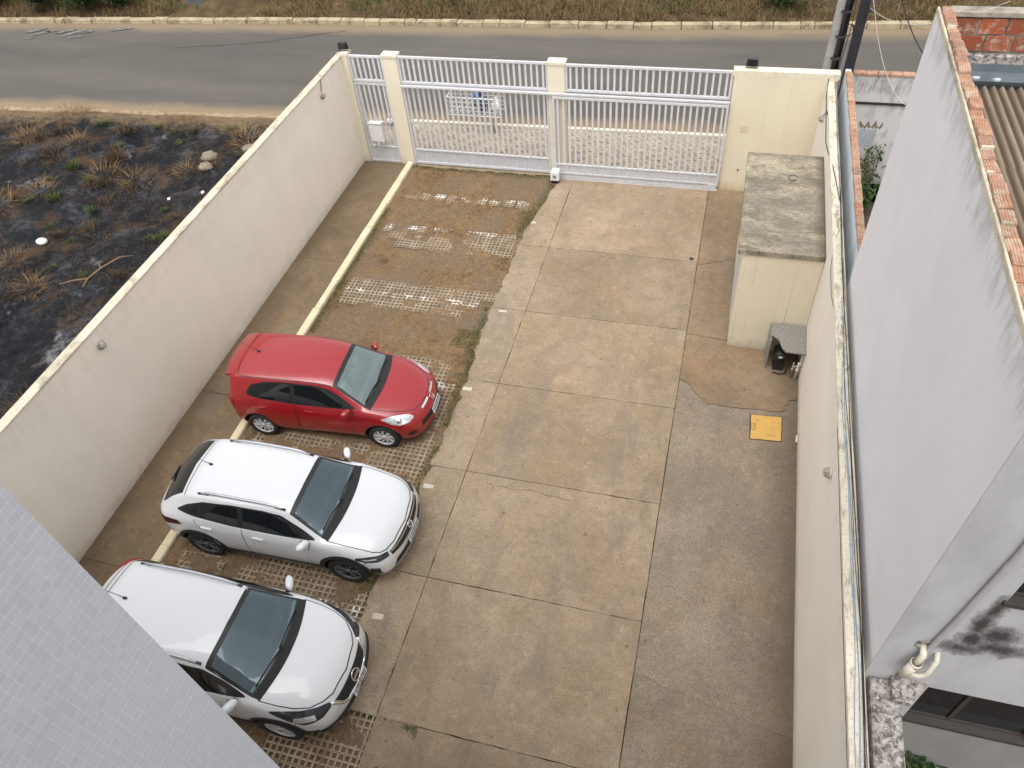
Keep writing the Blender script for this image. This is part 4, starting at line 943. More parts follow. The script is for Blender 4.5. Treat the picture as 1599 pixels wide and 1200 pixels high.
# weathered boundary wall running to the camera from the house corner
t = Thing('boundary_wall', 'lichen covered grey wall top running from the corner of the white house', 'wall', (2.4,2,0))
m = MB(); m.box(2.27,2.53,-3,HY0-.002,-.2,2.40); t.part('wall', m, 'lichen_wall'); m = MB(); m.box(2.255,2.545,-3,HY0-.002,2.402,2.50,.02); t.part('wall_cap', m, 'lichen_wall')
mb = MB(); mb.add([(2.15,-3,-.02),(9,-3,-.02),(9,19.2,-.02),(2.15,19.0,-.02)], [(0,1,2,3)]); struct('neighbour_ground', mb, 'dirt', 'dark bare soil of the neighbouring plot')
# brick wall beside our wall, its pale blue face above our wall top
t = Thing('brick_wall', 'narrow old wall topped with orange bricks behind the right wall', 'wall', (2.34,13.5,0))
m = MB(); m.box(2.275,2.385,HY1+.002,16.9,-.2,2.985); t.part('wall', m, 'wall_blue')
hb2 = hollow_brick(.118,.235,.07).mesh('brick', 'brick'); rs = random.Random(23); nb = int((16.9-HY1)/.25)
t.copies('brick', hb2, [(2.33+rs.uniform(-.008,.008), HY1+.14+k*.25, 2.988+rs.uniform(-.01,.004)) for k in range(nb)], rots=[(rs.uniform(-.03,.03),rs.uniform(-.05,.05),rs.uniform(-.04,.04)) for _ in range(nb)])
m = MB()
for k in range(nb+1):
    y = HY1+.015+k*.25; m.box(2.275,2.39,y-.012,y+.012,2.986,3.035+rs.uniform(0,.02),.004)
t.part('mortar', m, 'cap')
# far white flaking wall of the back yard
t = Thing('yard_wall', 'flaking white wall with a brick coping between the back yard and the street', 'wall', (3.4,17.5,0))
m = MB(); m.box(2.52,7.0,17.42,17.56,-.1,2.62); t.part('wall', m, 'wall_flaky')
m = MB(); m.box(2.52,7.0,17.385,17.42,1.985,2.03,.006); t.part('ledge', m, 'stain_black')
m = MB(); m.prism([(2.98,17.415),(3.34,17.415),(3.34,17.42),(2.98,17.42)], .95, 1.38); t.part('patch', m, 'patch_grey')
m = MB(); rs = random.Random(2); top = [(2.92+k*.022, 1.50+.07*math.sin(k*.9)+rs.uniform(-.025,.03)) for k in range(24)]; bot = [(2.92+k*.022, 1.42+.03*math.sin(k*1.7)+rs.uniform(-.02,.015)) for k in range(24)]
m.grid([[(x,17.4165,z) for x, z in bot],[(x,17.4165,z) for x, z in top]], False, False)
t.part('bare_patch', m, 'stone')
cb = MB(); cb.box(-.12,.12,-.085,.085,0,.05,.006); cbm = cb.mesh('brick', 'brick')
t.copies('brick', cbm, [(2.66+k*.25, 17.49, 2.622) for k in range(17)], rots=[(rs.uniform(-.02,.02),rs.uniform(-.02,.02),rs.uniform(-.03,.03)) for _ in range(17)])
# ================================================================ OUR BUILDING (tiled wing at the left, unseen main front added behind the camera)
WX, WY = -2.40, 1.043
t = Thing('apartment_building', 'apartment block clad in small pale glazed tiles at the lower left', 'building', (-4,-4,0))
m = MB(); m.box(-9.3, WX-.0012, -9, WY-.0035, 3.0, 11.9); t.part('wing', m, 'grout')
m = MB(); m.box(WX-.001, 1.9, -9, -.9, 0, 11.9); t.part('front_wall', m, 'grout')  # unseen main front, put in and sized to block sky over the yard
m = MB()
for (x, y) in [(-4.0,-.6),(-8.6,-.6)]: m.box(x-.2, x+.2, y-.2, y+.2, 0, 2.999)
t.part('column', m, 'wall_cream')
TP, TG = .0495, .0030; rs = random.Random(77); cells = []
for i in range(20):
    for j in range(112):
        y1 = WY-i*TP; z1 = 9.35-j*TP
        if y1-TP < .05 or (i > 0 and z1 > 9.34): continue
        # keep only what the photograph can show: right of the lower left picture border
        cells.append((y1, z1, i))
def tile_mb(w, h): m = MB(); m.box(-.008, .0006, -w+TG, -TG*.2, -h+TG*1.5, -TG*.2, 0); return m
full = tile_mb(TP,TP).mesh('tile', 'tile'); slim = tile_mb(TP*.62,TP).mesh('tile', 'tile')
vis = []
Rm = camo.matrix_world.inverted()
for (y1, z1, i) in cells:
    p = Rm @ Vector((WX, y1-TP/2, z1-TP/2)); u = 800+1177.2*p.x/-p.z; v = 600-1177.2*p.y/-p.z
    if p.z < 0 and -30 < u < 700 and 600 < v < 1240: vis.append((p.length, y1, z1, i))
vis.sort()
def ty(y1, i): return y1 if i == 0 else y1+TP*.38
first, rest = vis[:298], vis[298:]
for (d, y1, z1, i) in first:
    t.copies('tile', slim if i == 0 else full, [(WX, ty(y1,i), z1)], rots=[(0, rs.uniform(-.006,.006), rs.uniform(-.006,.006))])
m = MB()
for (d, y1, z1, i) in rest:
    q = tile_mb(TP*.62 if i == 0 else TP, TP); e = rs.uniform(-.0006,.0006); m.add([(x+WX+e, y+ty(y1,i), z+z1) for x, y, z in q.v], q.f)
t.part('tile', m, 'tile', kind='stuff', label='remaining small glazed tiles of the wing')
# ================================================================ VEGETATION AND BITS ON THE BURNT LOT
def tuft(n, r, L, w, lean, mat, seed):
    global rng
    keep = rng; rng = np.random.default_rng(seed); a = rng.uniform(0,2*np.pi,n); q = r*np.sqrt(rng.uniform(0,1,n))
    me = blades('tuft', np.stack([q*np.cos(a), q*np.sin(a), np.zeros(n)-.02], -1), L, w, lean, mat, dirs=a+rng.normal(0,.7,n)); rng = keep; return me
gm = [tuft(90,.16,(.14,.36),(.010,.020),(.15,.95),'green',s) for s in (1,2,3)]; gs = [tuft(60,.10,(.07,.18),(.008,.016),(.3,1.2),'green',s) for s in (4,5)]
dm = [tuft(150,.34,(.16,.46),(.006,.013),(.8,1.52),'straw_lot',s) for s in (6,7,8)]; cm = [tuft(120,.20,(.12,.34),(.006,.012),(.3,1.3),'straw_dark',s) for s in (9,10)]
def plant(name, me, x, y, s, rz, label, cat, group, z=None):
    o = link(name, me, None, (x, y, float(lot_z(np.array([x]),np.array([y]))[0]) if z is None else z)); o.scale = (s,s,s*random.uniform(.8,1.15)); o.rotation_euler = (0,0,rz); o['label'] = label; o['category'] = cat
    if group: o['group'] = group
random.seed(19)
GL = 'green grass tuft sprouting from the burnt black ground'
for (x, y, s) in [(-17.8,15.1,1.1),(-20.4,14.9,1.1),(-15.9,13.3,.9),(-17.4,13.7,1.1),(-16.9,14.6,.9),(-18.4,17.4,.9),(-14.3,17.9,.8),(-15.4,17.6,.8),(-17.2,16.4,.9),(-13.0,16.4,.8),(-17.5,10.2,.9),(-15.9,9.2,.8),(-13.2,12.6,.9),(-12.3,12.9,.8),(-16.6,17.6,.8)]:
    plant('grass_tuft', gm[random.randrange(3)], x, y, s*.85, random.uniform(0,6), GL, 'grass tuft', 'large green tufts on the burnt lot')
for k in range(26):
    plant('small_grass_tuft', gs[k % 2], random.uniform(-19,-11.2), random.uniform(7,17.6), random.uniform(.8,1.5), random.uniform(0,6), 'small low green tuft scattered on the burnt black ground', 'grass tuft', 'small green tufts on the burnt lot')
for (x, y, s) in [(-16.7,15.0,1.3),(-15.6,14.9,1.2),(-13.3,17.2,1.3),(-12.4,17.5,1.4),(-11.7,17.6,1.4),(-12.7,16.6,1.2),(-14.3,15.6,1.1),(-18.8,13.0,1.6),(-18.1,14.0,1.2),(-20.6,16.6,1.3),(-18.6,16.3,1.1),(-16.0,17.9,1.1),(-20,18.0,1.3),(-11.9,15.4,1.1),(-11.2,16.6,1.2),(-16.5,11.0,.9),(-15.3,10.2,1),(-10.7,17.9,1.3)]:
    plant('dry_tussock', dm[random.randrange(3)], x, y, s, random.uniform(0,6), 'dry straw coloured tussock flattened on the burnt ground', 'dry grass', 'dry tussocks on the burnt lot')
for k in range(40):
    plant('charred_tussock', cm[k % 2], random.uniform(-22,-10.6), random.uniform(6.5,18), random.uniform(.7,1.4), random.uniform(0,6), 'dark half burnt tussock on the black ground', 'charred grass', 'charred tussocks on the burnt lot')
n = 34000; sx = rng.uniform(-26,-9.8,n); sy = rng.uniform(5,18.4,n); keep = (fbm(sx*.55,sy*.55,81) > .53)|(sy > 17.6)|(rng.random(n) < .10); keep &= sy < road_near(sx)-.15; sx, sy = sx[keep], sy[keep]
me = blades('straw_litter', np.stack([sx,sy,lot_z(sx,sy)+.005],-1), (.06,.24), (.005,.011), (1.0,1.52), 'straw_dark'); o = link('straw_litter', me); o['kind'] = 'stuff'; o['label'] = 'burnt straw litter over the empty lot'
def rock(c, r, seed):
    m = MB(); rs = random.Random(seed); P = []
    for i in range(8):
        th = math.pi*i/7; P.append([(c[0]+r[0]*math.sin(th)*math.cos(2*math.pi*k/11)*(1+.18*math.sin(seed+3*k+i)), c[1]+r[1]*math.sin(th)*math.sin(2*math.pi*k/11)*(1+.15*math.sin(seed+2*k-i)), c[2]+r[2]*math.cos(th)) for k in range(12)])
        P[-1][-1] = P[-1][0]
    m.grid(P, True, True); return m
for k, (x, y, r, lab) in enumerate([(-13.85,16.05,.21,'pale boulder with a rounded top on the burnt lot near the wall'),(-13.75,15.62,.18,'pale boulder just in front of another by the left wall'),(-12.9,16.6,.18,'half hidden pale rock among dry grass against the left wall')]):
    z = float(lot_z(np.array([x]),np.array([y]))[0]); single('rock', rock((x,y,z+r*.25),(r*1.15,r,r*.6),k+3), 'stone', lab, 'rock', (x,y,z))
m = MB(); m.ellipsoid((-16.23,11.8,float(lot_z(np.array([-16.23]),np.array([11.8]))[0])+.05), .15,.11,.07, 12, 7, .8); single('plastic_tub', m, 'white_plastic', 'white plastic tub lying on the burnt ground', 'tub', (-16.2,11.8,0))
for k, (x, y) in enumerate([(-13.2,14.5),(-14.2,14.3),(-12.6,15.2)]):
    m = MB(); z = float(lot_z(np.array([x]),np.array([y]))[0]); m.obox((x,y,z+.02),(.035,.02,.01),(-.015,.025,.015),(0,0,.006)); single('litter_scrap', m, 'white_plastic', 'scrap of white rubbish on the burnt ground', 'litter', (x,y,z), 'white scraps on the burnt lot')
z = float(lot_z(np.array([-14.3]),np.array([11.]))[0])
m = MB(); m.tube([(-14.0,10.3,z+.05),(-14.05,10.7,z+.10),(-13.95,11.1,z+.12),(-13.7,11.5,z+.16),(-13.45,11.7,z+.10)], [.012,.022,.025,.02,.012], 7); m.tube([(-14.05,10.7,z+.10),(-14.4,10.6,z+.08),(-14.7,10.45,z+.05)], [.025,.02,.012], 6); m.tube([(-13.95,11.1,z+.12),(-14.2,11.3,z+.1)], [.025,.012], 6)
single('dead_branch', m, 'wood', 'pale dead branch lying on the burnt ground near the wall', 'branch', (-14,11,z))
# ash heap on the bank
m = MB(); bz = lambda x, y: float(bank_z(np.array([x]),np.array([y]))[0]); P = []
for i in range(6):
    r = i/5; P.append([(-20.5+.75*r*math.cos(a)*(1+.2*math.sin(4*a)), 26.65+.5*r*math.sin(a), bz(-20.5,26.65)+.16*(1-r)**1.3+.03*math.sin(7*a+i)-.02*r) for a in np.linspace(0,2*math.pi,20)])
m.grid(P, True); single('ash_heap', m, 'ash', 'grey and black heap of ashes on the bank beyond the street', 'ash heap', (-20.5,26.65,0))
# leafy plants
def leafy(name, x, y, z, h, r, nl, leafmat, size, label, cat, seed, stems=5, spread=1.0, droop=.4):
    global rng
    t = Thing(name, label, cat, (x,y,z)); rs = random.Random(seed); m = MB(); base = []
    for k in range(stems):
        a = rs.uniform(0,2*math.pi); q = r*spread*rs.uniform(.3,1); p = [(x,y,z-.02)]
        for i in range(1,6): f = i/5; p.append((x+q*f**1.3*math.cos(a)+rs.uniform(-.02,.02), y+q*f**1.3*math.sin(a)+rs.uniform(-.02,.02), z+h*rs.uniform(.85,1.05)*f*(1-droop*.3*f)))
        m.tube(p, [.014*(1-.7*i/5)*max(1,h) for i in range(6)], 5); base.append(p)
    t.part('stem', m, 'wood')
    keep = rng; rng = np.random.default_rng(seed); pts = []
    for k in range(nl):
        p = base[rs.randrange(stems)]; f = rs.uniform(.25,1); i = min(int(f*5),4); g = f*5-i
        pts.append([p[i][c]*(1-g)+p[i+1][c]*g+rs.gauss(0, r*.22 if c < 2 else h*.07) for c in range(3)])
    me = blades('foliage', np.array(pts)-np.array(t.loc), (size*.6,size*1.3), (size*.35,size*.6), (.5,1.9), leafmat); rng = keep
    link('foliage', me, t.o); return t
leafy('weed', 3.42, 17.0, 0, 1.25, .45, 130, 'leaf', .11, 'thin tall weed in the back yard before the flaking wall', 'plant', 5, 7, 1.1)
leafy('weed', 3.30, 16.3, 0, .55, .4, 260, 'leaf', .12, 'low dense green weed on the soil of the back yard', 'plant', 6, 7)
leafy('shrub', 3.30, 3.52, 0, .80, .30, 320, 'leaf_dark', .12, 'dark green shrub in the shade below the house window', 'plant', 8, 7)
for k, (x, dy, h, r, lab) in enumerate([(-27.1,1.0,1.5,1.0,'dense dark bush on the bank at the far left corner'),(-25.2,.95,1.3,1.1,'green bush hanging over the far kerb at the left'),(-23.6,1.1,1.0,.7,'smaller green bush on the bank right of the larger one'),(-29.5,1.3,1.6,1.1,'shadowy bush at the very left edge beyond the street'),(1.3,1.5,.7,.8,'low bright green bush in the dry bank near the poles')]):
    y = float(road_far(x))+dy; leafy('bush', x, y, bz(x,y), h, r, 2600 if h > .8 else 900, 'leaf' if k not in (0,3) else 'leaf_dark', .13, lab, 'bush', 30+k, 12)
# ================================================================ CARS
def paint(name, col, rough=.35):
    t = NT(name); n = t.noise(3, 6, .7, vec=t.objco())
    c = t.mix(t.ramp(n, [(.5, 0), (.8, .12)]), col, tuple(x*.6+.08 for x in col))
    return t.done(c, rough, spec=.5, coat=1.0)
MT['red_paint'] = paint('red_car_paint', (.30,.006,.012)); MT['white_paint'] = paint('white_car_paint', (.66,.675,.695))
MT['cladding'] = simple('dark_grey_cladding', (.020,.021,.023), .6)
MT['tint'] = simple('tinted_side_glass', (.006,.008,.009), .04, var=0)
MT['tint'].node_tree.nodes['Principled BSDF'].inputs['Specular IOR Level'].default_value = .7
MT['chrome'] = simple('chrome', (.80,.80,.81), .12, 1, var=.02)
MT['silver'] = simple('silver_wheel_paint', (.60,.61,.62), .35, .15, var=.04)
MT['rim_dark'] = simple('machined_dark_rim', (.14,.14,.145), .35, .2)
MT['tyre'] = simple('tyre_rubber', (.018,.018,.018), .85)
MT['lamp_white'] = simple('clear_headlamp', (.70,.72,.74), .10, .55, var=.25, scale=22)
MT['lamp_dark'] = simple('smoked_headlamp', (.045,.050,.058), .08, .2, var=.5, scale=14)
MT['lamp_red'] = simple('red_tail_lamp', (.28,.006,.010), .10)
MT['lamp_smoke'] = simple('dark_red_tail_lamp', (.055,.006,.012), .10)
MT['rail_silver'] = simple('satin_silver_rail', (.50,.52,.55), .35, .7, var=.03)
MT['interior'] = simple('dark_car_interior', (.018,.019,.02), .9)
MT['dash'] = simple('grey_dashboard', (.075,.08,.083), .75)
MT['dash_reflection'] = simple('dashboard_sky_reflection', (.24,.26,.26), .7)  # windscreen reflection put into the dashboard colour, hence the paler grey
MT['seat_pale'] = simple('pale_grey_seat', (.50,.52,.52), .9)
MT['seat_dark'] = simple('dark_grey_seat', (.06,.062,.065), .9)
MT['plate'] = simple('white_number_plate', (.72,.72,.72), .5, var=.03)
MT['plate_blue'] = simple('blue_plate_band', (.02,.05,.22), .5)
MT['plate_ink'] = simple('dark_plate_marks', (.03,.03,.035), .6)
def screen(name, tint, film, filmcol):  # film: dust and pale sky reflection painted as one diffuse colour
    m = bpy.data.materials.new(name); m.use_nodes = True; n = m.node_tree.nodes; l = m.node_tree.links; n.remove(n['Principled BSDF'])
    tr = n.new('ShaderNodeBsdfTransparent'); tr.inputs[0].default_value = (*tint,1); gl = n.new('ShaderNodeBsdfGlossy'); gl.inputs['Roughness'].default_value = .03; gl.inputs[0].default_value = (.78,.93,1,1)
    fr = n.new('ShaderNodeFresnel'); fr.inputs[0].default_value = 1.9; df = n.new('ShaderNodeBsdfDiffuse'); df.inputs[0].default_value = (*filmcol,1)
    a = n.new('ShaderNodeMixShader'); a.inputs[0].default_value = film; b = n.new('ShaderNodeMixShader')
    l.new(tr.outputs[0], a.inputs[1]); l.new(df.outputs[0], a.inputs[2]); l.new(fr.outputs[0], b.inputs[0]); l.new(a.outputs[0], b.inputs[1]); l.new(gl.outputs[0], b.inputs[2]); l.new(b.outputs[0], n['Material Output'].inputs[0])
    return m
MT['screen_red'] = screen('hatchback_windscreen', (.78,.86,.85), .27, (.42,.53,.52)); MT['screen_white'] = screen('windscreen_dust_reflection', (.64,.75,.78), .19, (.17,.26,.29))

def pchip(xs, ys, x):
    xs = np.array(xs, float); ys = np.array(ys, float); h = np.diff(xs); d = np.diff(ys)/h; m = np.zeros(len(xs))
    for i in range(1, len(xs)-1):
        if d[i-1]*d[i] > 0: w1 = 2*h[i]+h[i-1]; w2 = h[i]+2*h[i-1]; m[i] = (w1+w2)/(w1/d[i-1]+w2/d[i])
    m[0], m[-1] = d[0], d[-1]; k = np.clip(np.searchsorted(xs, x)-1, 0, len(h)-1); t = (x-xs[k])/h[k]
    return (2*t**3-3*t**2+1)*ys[k]+(t**3-2*t**2+t)*h[k]*m[k]+(-2*t**3+3*t**2)*ys[k+1]+(t**3-t**2)*h[k]*m[k+1]
YREF = .83
class Car:
    def __init__(s, name, label, loc, heading, tab, front_axle, wheelbase, Rw, paintmat, group=None):
        s.T = Thing(name, label, 'car', loc, heading, None, local=True); s.tab = np.array(tab, float); s.L = tab[-1][0]; s.paint = paintmat; s.Rw = Rw
        s.fa, s.ra = front_axle, front_axle-wheelbase; s.mid = (s.fa+s.ra)/2
        S = s.tab[:,0]; s.get = lambda q: [pchip(S, s.tab[:,c], q) for c in range(1, s.tab.shape[1])]
        q0 = S[0]; us = np.unique(np.round(np.concatenate([np.linspace(q0, s.L, 76), S, np.linspace(s.L-.25, s.L, 8), np.linspace(q0,q0+.2,7)]),4)); s.us = us
        rows = []
        for u in us:
            zf,ws,wm,zm,wb,zb,wr,zr,zt,bow = [float(v) for v in s.get(u)]
            pts = [(0,zf-.04),(ws*.8,zf-.008),(ws,zf+.035),(wm*.985,zm-.18 if zm-.18 > zf+.06 else (zf+zm)/2),(wm,zm),(wm*.985,zm+(zb-zm)*.62),(wb,zb),(wr+(wb-wr)*.16,zb+(zr-zb)*.86),(wr,zr),(wr*.72,zt-(zt-zr)*.38),(0,zt)]
            for _ in range(2):
                q = [pts[0]]
                for a, b in zip(pts, pts[1:]): q += [(a[0]*.75+b[0]*.25, a[1]*.75+b[1]*.25), (a[0]*.25+b[0]*.75, a[1]*.25+b[1]*.75)]
                pts = q+[pts[-1]]
            full = [(-y,z) for y, z in pts[::-1]][:-1]+pts     # from -y top ... wait: start at top centre on the right, round the bottom, to the top on the left
            rows.append([(u-bow*(y/YREF)**2-s.mid, y, z) for y, z in full])
        m = MB(); m.cur = 0; n = len(rows[0])
        # closed ring: first and last point coincide at the top centre -> weld by dropping the last
        vs = [p for r in rows for p in r[:-1]]; k = n-1; fs = []
        for i in range(len(rows)-1):
            for j in range(k): a, b = i*k+j, i*k+(j+1) % k; fs.append((a, b, b+k, a+k))
        NC = 10
        for ri, flip in ((0,False),(len(rows)-1,True)):      # caps follow the bow of the body across the car
            o = ri*k; bow = float(s.get(us[ri])[9]); cols = []
            for j in range(k//2+1):
                a, b = o+j, o+(k-j) % k
                if a == b: cols.append([a]*(NC+1)); continue
                ya, za = vs[a][1], vs[a][2]; row = [a]
                for q in range(1, NC):
                    y = ya*(1-2*q/NC); row.append(len(vs)); vs.append((us[ri]-bow*(y/YREF)**2-s.mid, y, za))
                cols.append(row+[b])
            for j in range(k//2):
                for q in range(NC):
                    f = [cols[j][q], cols[j][q+1], cols[j+1][q+1], cols[j+1][q]]; f = f[::-1] if flip else f
                    f = [v for i_, v in enumerate(f) if v not in f[:i_]]
                    if len(f) > 2: fs.append(tuple(f))
        m.add(vs, fs, True); me = m.mesh('body', [paintmat, 'interior'])
        bm = bmesh.new(); bm.from_mesh(me); bmesh.ops.recalc_face_normals(bm, faces=bm.faces)
        s.bvh = BVHTree.FromBMesh(bm); bm.to_mesh(me); bm.free()
        for p in me.polygons: p.use_smooth = True
        s.me = me; s.cutters = []
    def hit(s, p, mode, sg=1):
        if mode == 'side': r = s.bvh.ray_cast(Vector((p[0], 3*sg, p[2])), Vector((0,-sg,0)))
        elif mode == 'top': r = s.bvh.ray_cast(Vector((p[0], p[1], 4)), Vector((0,0,-1)))
        elif mode == 'front': r = s.bvh.ray_cast(Vector((6, p[1], p[2])), Vector((-1,0,0)))
        elif mode == 'rear': r = s.bvh.ray_cast(Vector((-6, p[1], p[2])), Vector((1,0,0)))
        else: r = (None,)
        if r[0] is None: r = s.bvh.find_nearest(Vector(p))
        return r[0], r[1]
    def X(s, st): return st-s.mid
    def P(s, st, y, z=0):      # station + lateral -> plan point, following the bow of the body
        return (st-float(s.get(st)[9])*(y/YREF)**2-s.mid, y, z)
    @staticmethod
    def resample(pl, n):
        pl = [Vector(p) for p in pl]; d = [0]
        for a, b in zip(pl, pl[1:]): d.append(d[-1]+(b-a).length)
        out = []
        for k in range(n):
            t = d[-1]*k/(n-1); i = 0
            while i < len(d)-2 and d[i+1] < t: i += 1
            f = (t-d[i])/max(1e-9, d[i+1]-d[i]); out.append(pl[i].lerp(pl[i+1], f))
        return out
    def grid(s, lo, hi, n, m, mode, sg=1, off=.004):
        a, b = s.resample(lo, n), s.resample(hi, n); G = []; N = []
        for j in range(m):
            row = []; nr = []
            for i in range(n):
                h, nn = s.hit(a[i].lerp(b[i], j/(m-1)), mode, sg); row.append(h+nn*off); nr.append(nn)
            G.append(row); N.append(nr)
        return G, N
    def patch(s, lo, hi, n=20, m=6, mode='side', sg=1, off=.004, depth=.012, mb=None):
        G, N = s.grid(lo, hi, n, m, mode, sg, off); mb = mb or MB()
        # orientation: make the face normal agree with the surface normal
        q = (G[0][1]-G[0][0]).cross(G[1][0]-G[0][0]); k = (n//2); q = (G[m//2][min(k+1,n-1)]-G[m//2][k]).cross(G[min(m//2+1,m-1)][k]-G[m//2][k]) if m > 1 else q
        mb.grid(G, True, q.dot(N[m//2][k]) < 0)
        ring = [(0,i) for i in range(n)]+[(j,n-1) for j in range(1,m)]+[(m-1,i) for i in range(n-2,-1,-1)]+[(j,0) for j in range(m-2,0,-1)]
        A = [G[j][i] for j, i in ring]; Bq = [G[j][i]-N[j][i]*depth for j, i in ring]; A.append(A[0]); Bq.append(Bq[0]); mb.grid([A,Bq], False, q.dot(N[m//2][k]) < 0)
        return mb
    def both(s, name, mat, lo, hi, parent=None, label=None, **k):
        out = []
        for sg in (-1, 1):
            f = lambda pl: [(p[0]-s.mid, p[1]*sg, p[2]) for p in pl]
            out.append(s.T.part(name, s.patch(f(lo), f(hi), sg=sg, **k), mat, parent, label))
        return out
    def side(s, name, mat, lo, hi, n=26, m=6, off=.004, parent=None):     # outlines in (station, z)
        return s.both(name, mat, [(a,1,z) for a, z in lo], [(a,1,z) for a, z in hi], parent, n=n, m=m, mode='side', off=off)
    def ribbon(s, pts, w, mode, sg, off, mb):
        """thin dark gap line along pts, projected on the body"""
        pts = s.resample(pts, max(6, int(len(pts)*8))); L = []; Rr = []
        for i, p in enumerate(pts):
            d = (pts[min(i+1,len(pts)-1)]-pts[max(i-1,0)]).normalized(); nn = {'side': Vector((0,1,0)), 'top': Vector((0,0,1)), 'front': Vector((1,0,0)), 'rear': Vector((1,0,0))}[mode]; c = d.cross(nn)*w/2
            for acc, q in ((L, p+c), (Rr, p-c)): h, hn = s.hit(q, mode, sg); acc.append(h+hn*off)
        mb.grid([L,Rr], False, False); mb.grid([L,Rr], False, True)
    def wheels(s, rimfn, y_out, cladding=None, width=.20):
        m = MB(); R_, r0 = s.Rw, s.Rw*.68
        m.lathe([(r0,-width/2+.012),(r0+.02,-width/2),(R_-.03,-width/2),(R_,-width/2+.03),(R_,width/2-.03),(R_-.03,width/2),(r0+.02,width/2),(r0,width/2-.012),(r0-.01,-width/2+.02)], 36, 'y')
        for k in range(4): m.lathe([(R_+.001,-.06+k*.037),(R_+.004,-.058+k*.037),(R_+.004,-.036+k*.037),(R_+.001,-.034+k*.037)], 36, 'y')
        tm = m.mesh('wheel', 'tyre'); rm = rimfn(R_*.70, width)
        hub = MB(); hub.lathe([(0,width/2-.11),(r0+.005,width/2-.11),(r0+.005,-width/2+.02),(0,-width/2+.02)], 28, 'y'); hm = hub.mesh('hub', 'black_matte')
        for sx in (s.fa, s.ra):
            for sg in (-1, 1):
                o = link('wheel', tm, s.T.o, (s.X(sx), sg*(y_out-width/2), R_-.004)); o.rotation_euler = (0, random.uniform(0,1), 0 if sg > 0 else math.pi)
                link('rim', rm, o); link('hub', hm, o)
                c = MB(); c.lathe([(0,-.17),(R_+.055,-.17),(R_+.055,.25),(0,.25)], 40, 'y', (s.X(sx), sg*(y_out-.06), R_+.01), False)
                if cladding:
                    a0, a1 = R(-12), R(192); ri, ro = R_+.05, R_+.05+cladding; lo = []; hi = []
                    for k in range(33):
                        a = a0+(a1-a0)*k/32; lo.append((s.X(sx)+ri*math.cos(a), sg, max(.17, R_+.01+ri*math.sin(a)))); hi.append((s.X(sx)+ro*math.cos(a)*1.02, sg, max(.17, R_+.01+ro*math.sin(a))))
                    s.T.part('wheel_arch', s.patch(lo, hi, n=40, m=3, mode='side', sg=sg, off=.010, depth=.03), 'cladding')
                s.cutters.append(c)
    def screen_hole(s, lo, hi, vec):
        G, N = s.grid(lo, hi, 16, 8, 'top', 1, 0); A = [[p+n_*.05 for p, n_ in zip(r, q)] for r, q in zip(G, N)]; B_ = [[p+Vector(vec) for p in r] for r in G]
        c = MB(); a, b = len(A), len(A[0]); vs = [p for r in A for p in r]+[p for r in B_ for p in r]; o = a*b; fs = []
        for i in range(a-1):
            for j in range(b-1): q = (i*b+j, i*b+j+1, (i+1)*b+j+1, (i+1)*b+j); fs.append(q); fs.append(tuple(x+o for x in q[::-1]))
        ring = [(0,i) for i in range(b)]+[(j,b-1) for j in range(1,a)]+[(a-1,i) for i in range(b-2,-1,-1)]+[(j,0) for j in range(a-2,0,-1)]
        rg = [j*b+i for j, i in ring]
        for k in range(len(rg)): p, q = rg[k], rg[(k+1) % len(rg)]; fs.append((q, p, p+o, q+o))
        c.add(vs, fs); s.cutters.append(c)
    def finish(s):
        body = bpy.data.objects.new('body', s.me); COL.objects.link(body); tmp = []
        for c in s.cutters:
            c.mi = [1]*len(c.f); me = c.mesh('cut', [s.paint, 'interior']); bm = bmesh.new(); bm.from_mesh(me); bmesh.ops.remove_doubles(bm, verts=bm.verts, dist=1e-5); bmesh.ops.holes_fill(bm, edges=[e for e in bm.edges if e.is_boundary]); bmesh.ops.recalc_face_normals(bm, faces=bm.faces)
            for f in bm.faces: f.material_index = 1
            bm.to_mesh(me); bm.free()
            o = bpy.data.objects.new('cut', me); COL.objects.link(o); tmp.append(o); md = body.modifiers.new('b', 'BOOLEAN'); md.operation = 'DIFFERENCE'; md.object = o; md.solver = 'EXACT'
        bpy.context.view_layer.update(); dg = bpy.context.evaluated_depsgraph_get()
        me = bpy.data.meshes.new_from_object(body.evaluated_get(dg)); me.name = 'body'
        body.modifiers.clear(); body.data = me
        for o in tmp: bpy.data.objects.remove(o)
        body.parent = s.T.o; k = .972; s.T.o.scale = (k,k,k); s.T.o.location.x += (s.L-s.mid)*(1-k)
    def mirror(s, st, y, z, sz=(.085,.115,.075), mat=None):
        for sg in (-1, 1):
            m = MB(); c = (s.X(st), sg*(y+.075), z); m.ellipsoid(c, sz[0], sz[1], sz[2], 16, 10, .8); m.v = [(x+.045*(q[1]*1.0) if False else x-.35*(abs(yy)-abs(c[1])), yy, zz+.0*yy) for (x, yy, zz) in m.v for q in [(0,0)]]; o = s.T.part('mirror', m, mat or s.paint)
            m = MB(); m.obox((c[0]-sz[0]*.62, c[1], c[2]), (.012,0,0), (0,sz[1]*.66,0), (0,0,sz[2]*.6)); s.T.part('mirror_glass', m, 'tint', o)
            m = MB(); m.tube([(s.X(st)+.01, sg*(y-.05), z-.05), (s.X(st), sg*(y+.04), z-.045)], [.035,.025], 8); s.T.part('mirror_stalk', m, 'black', o)
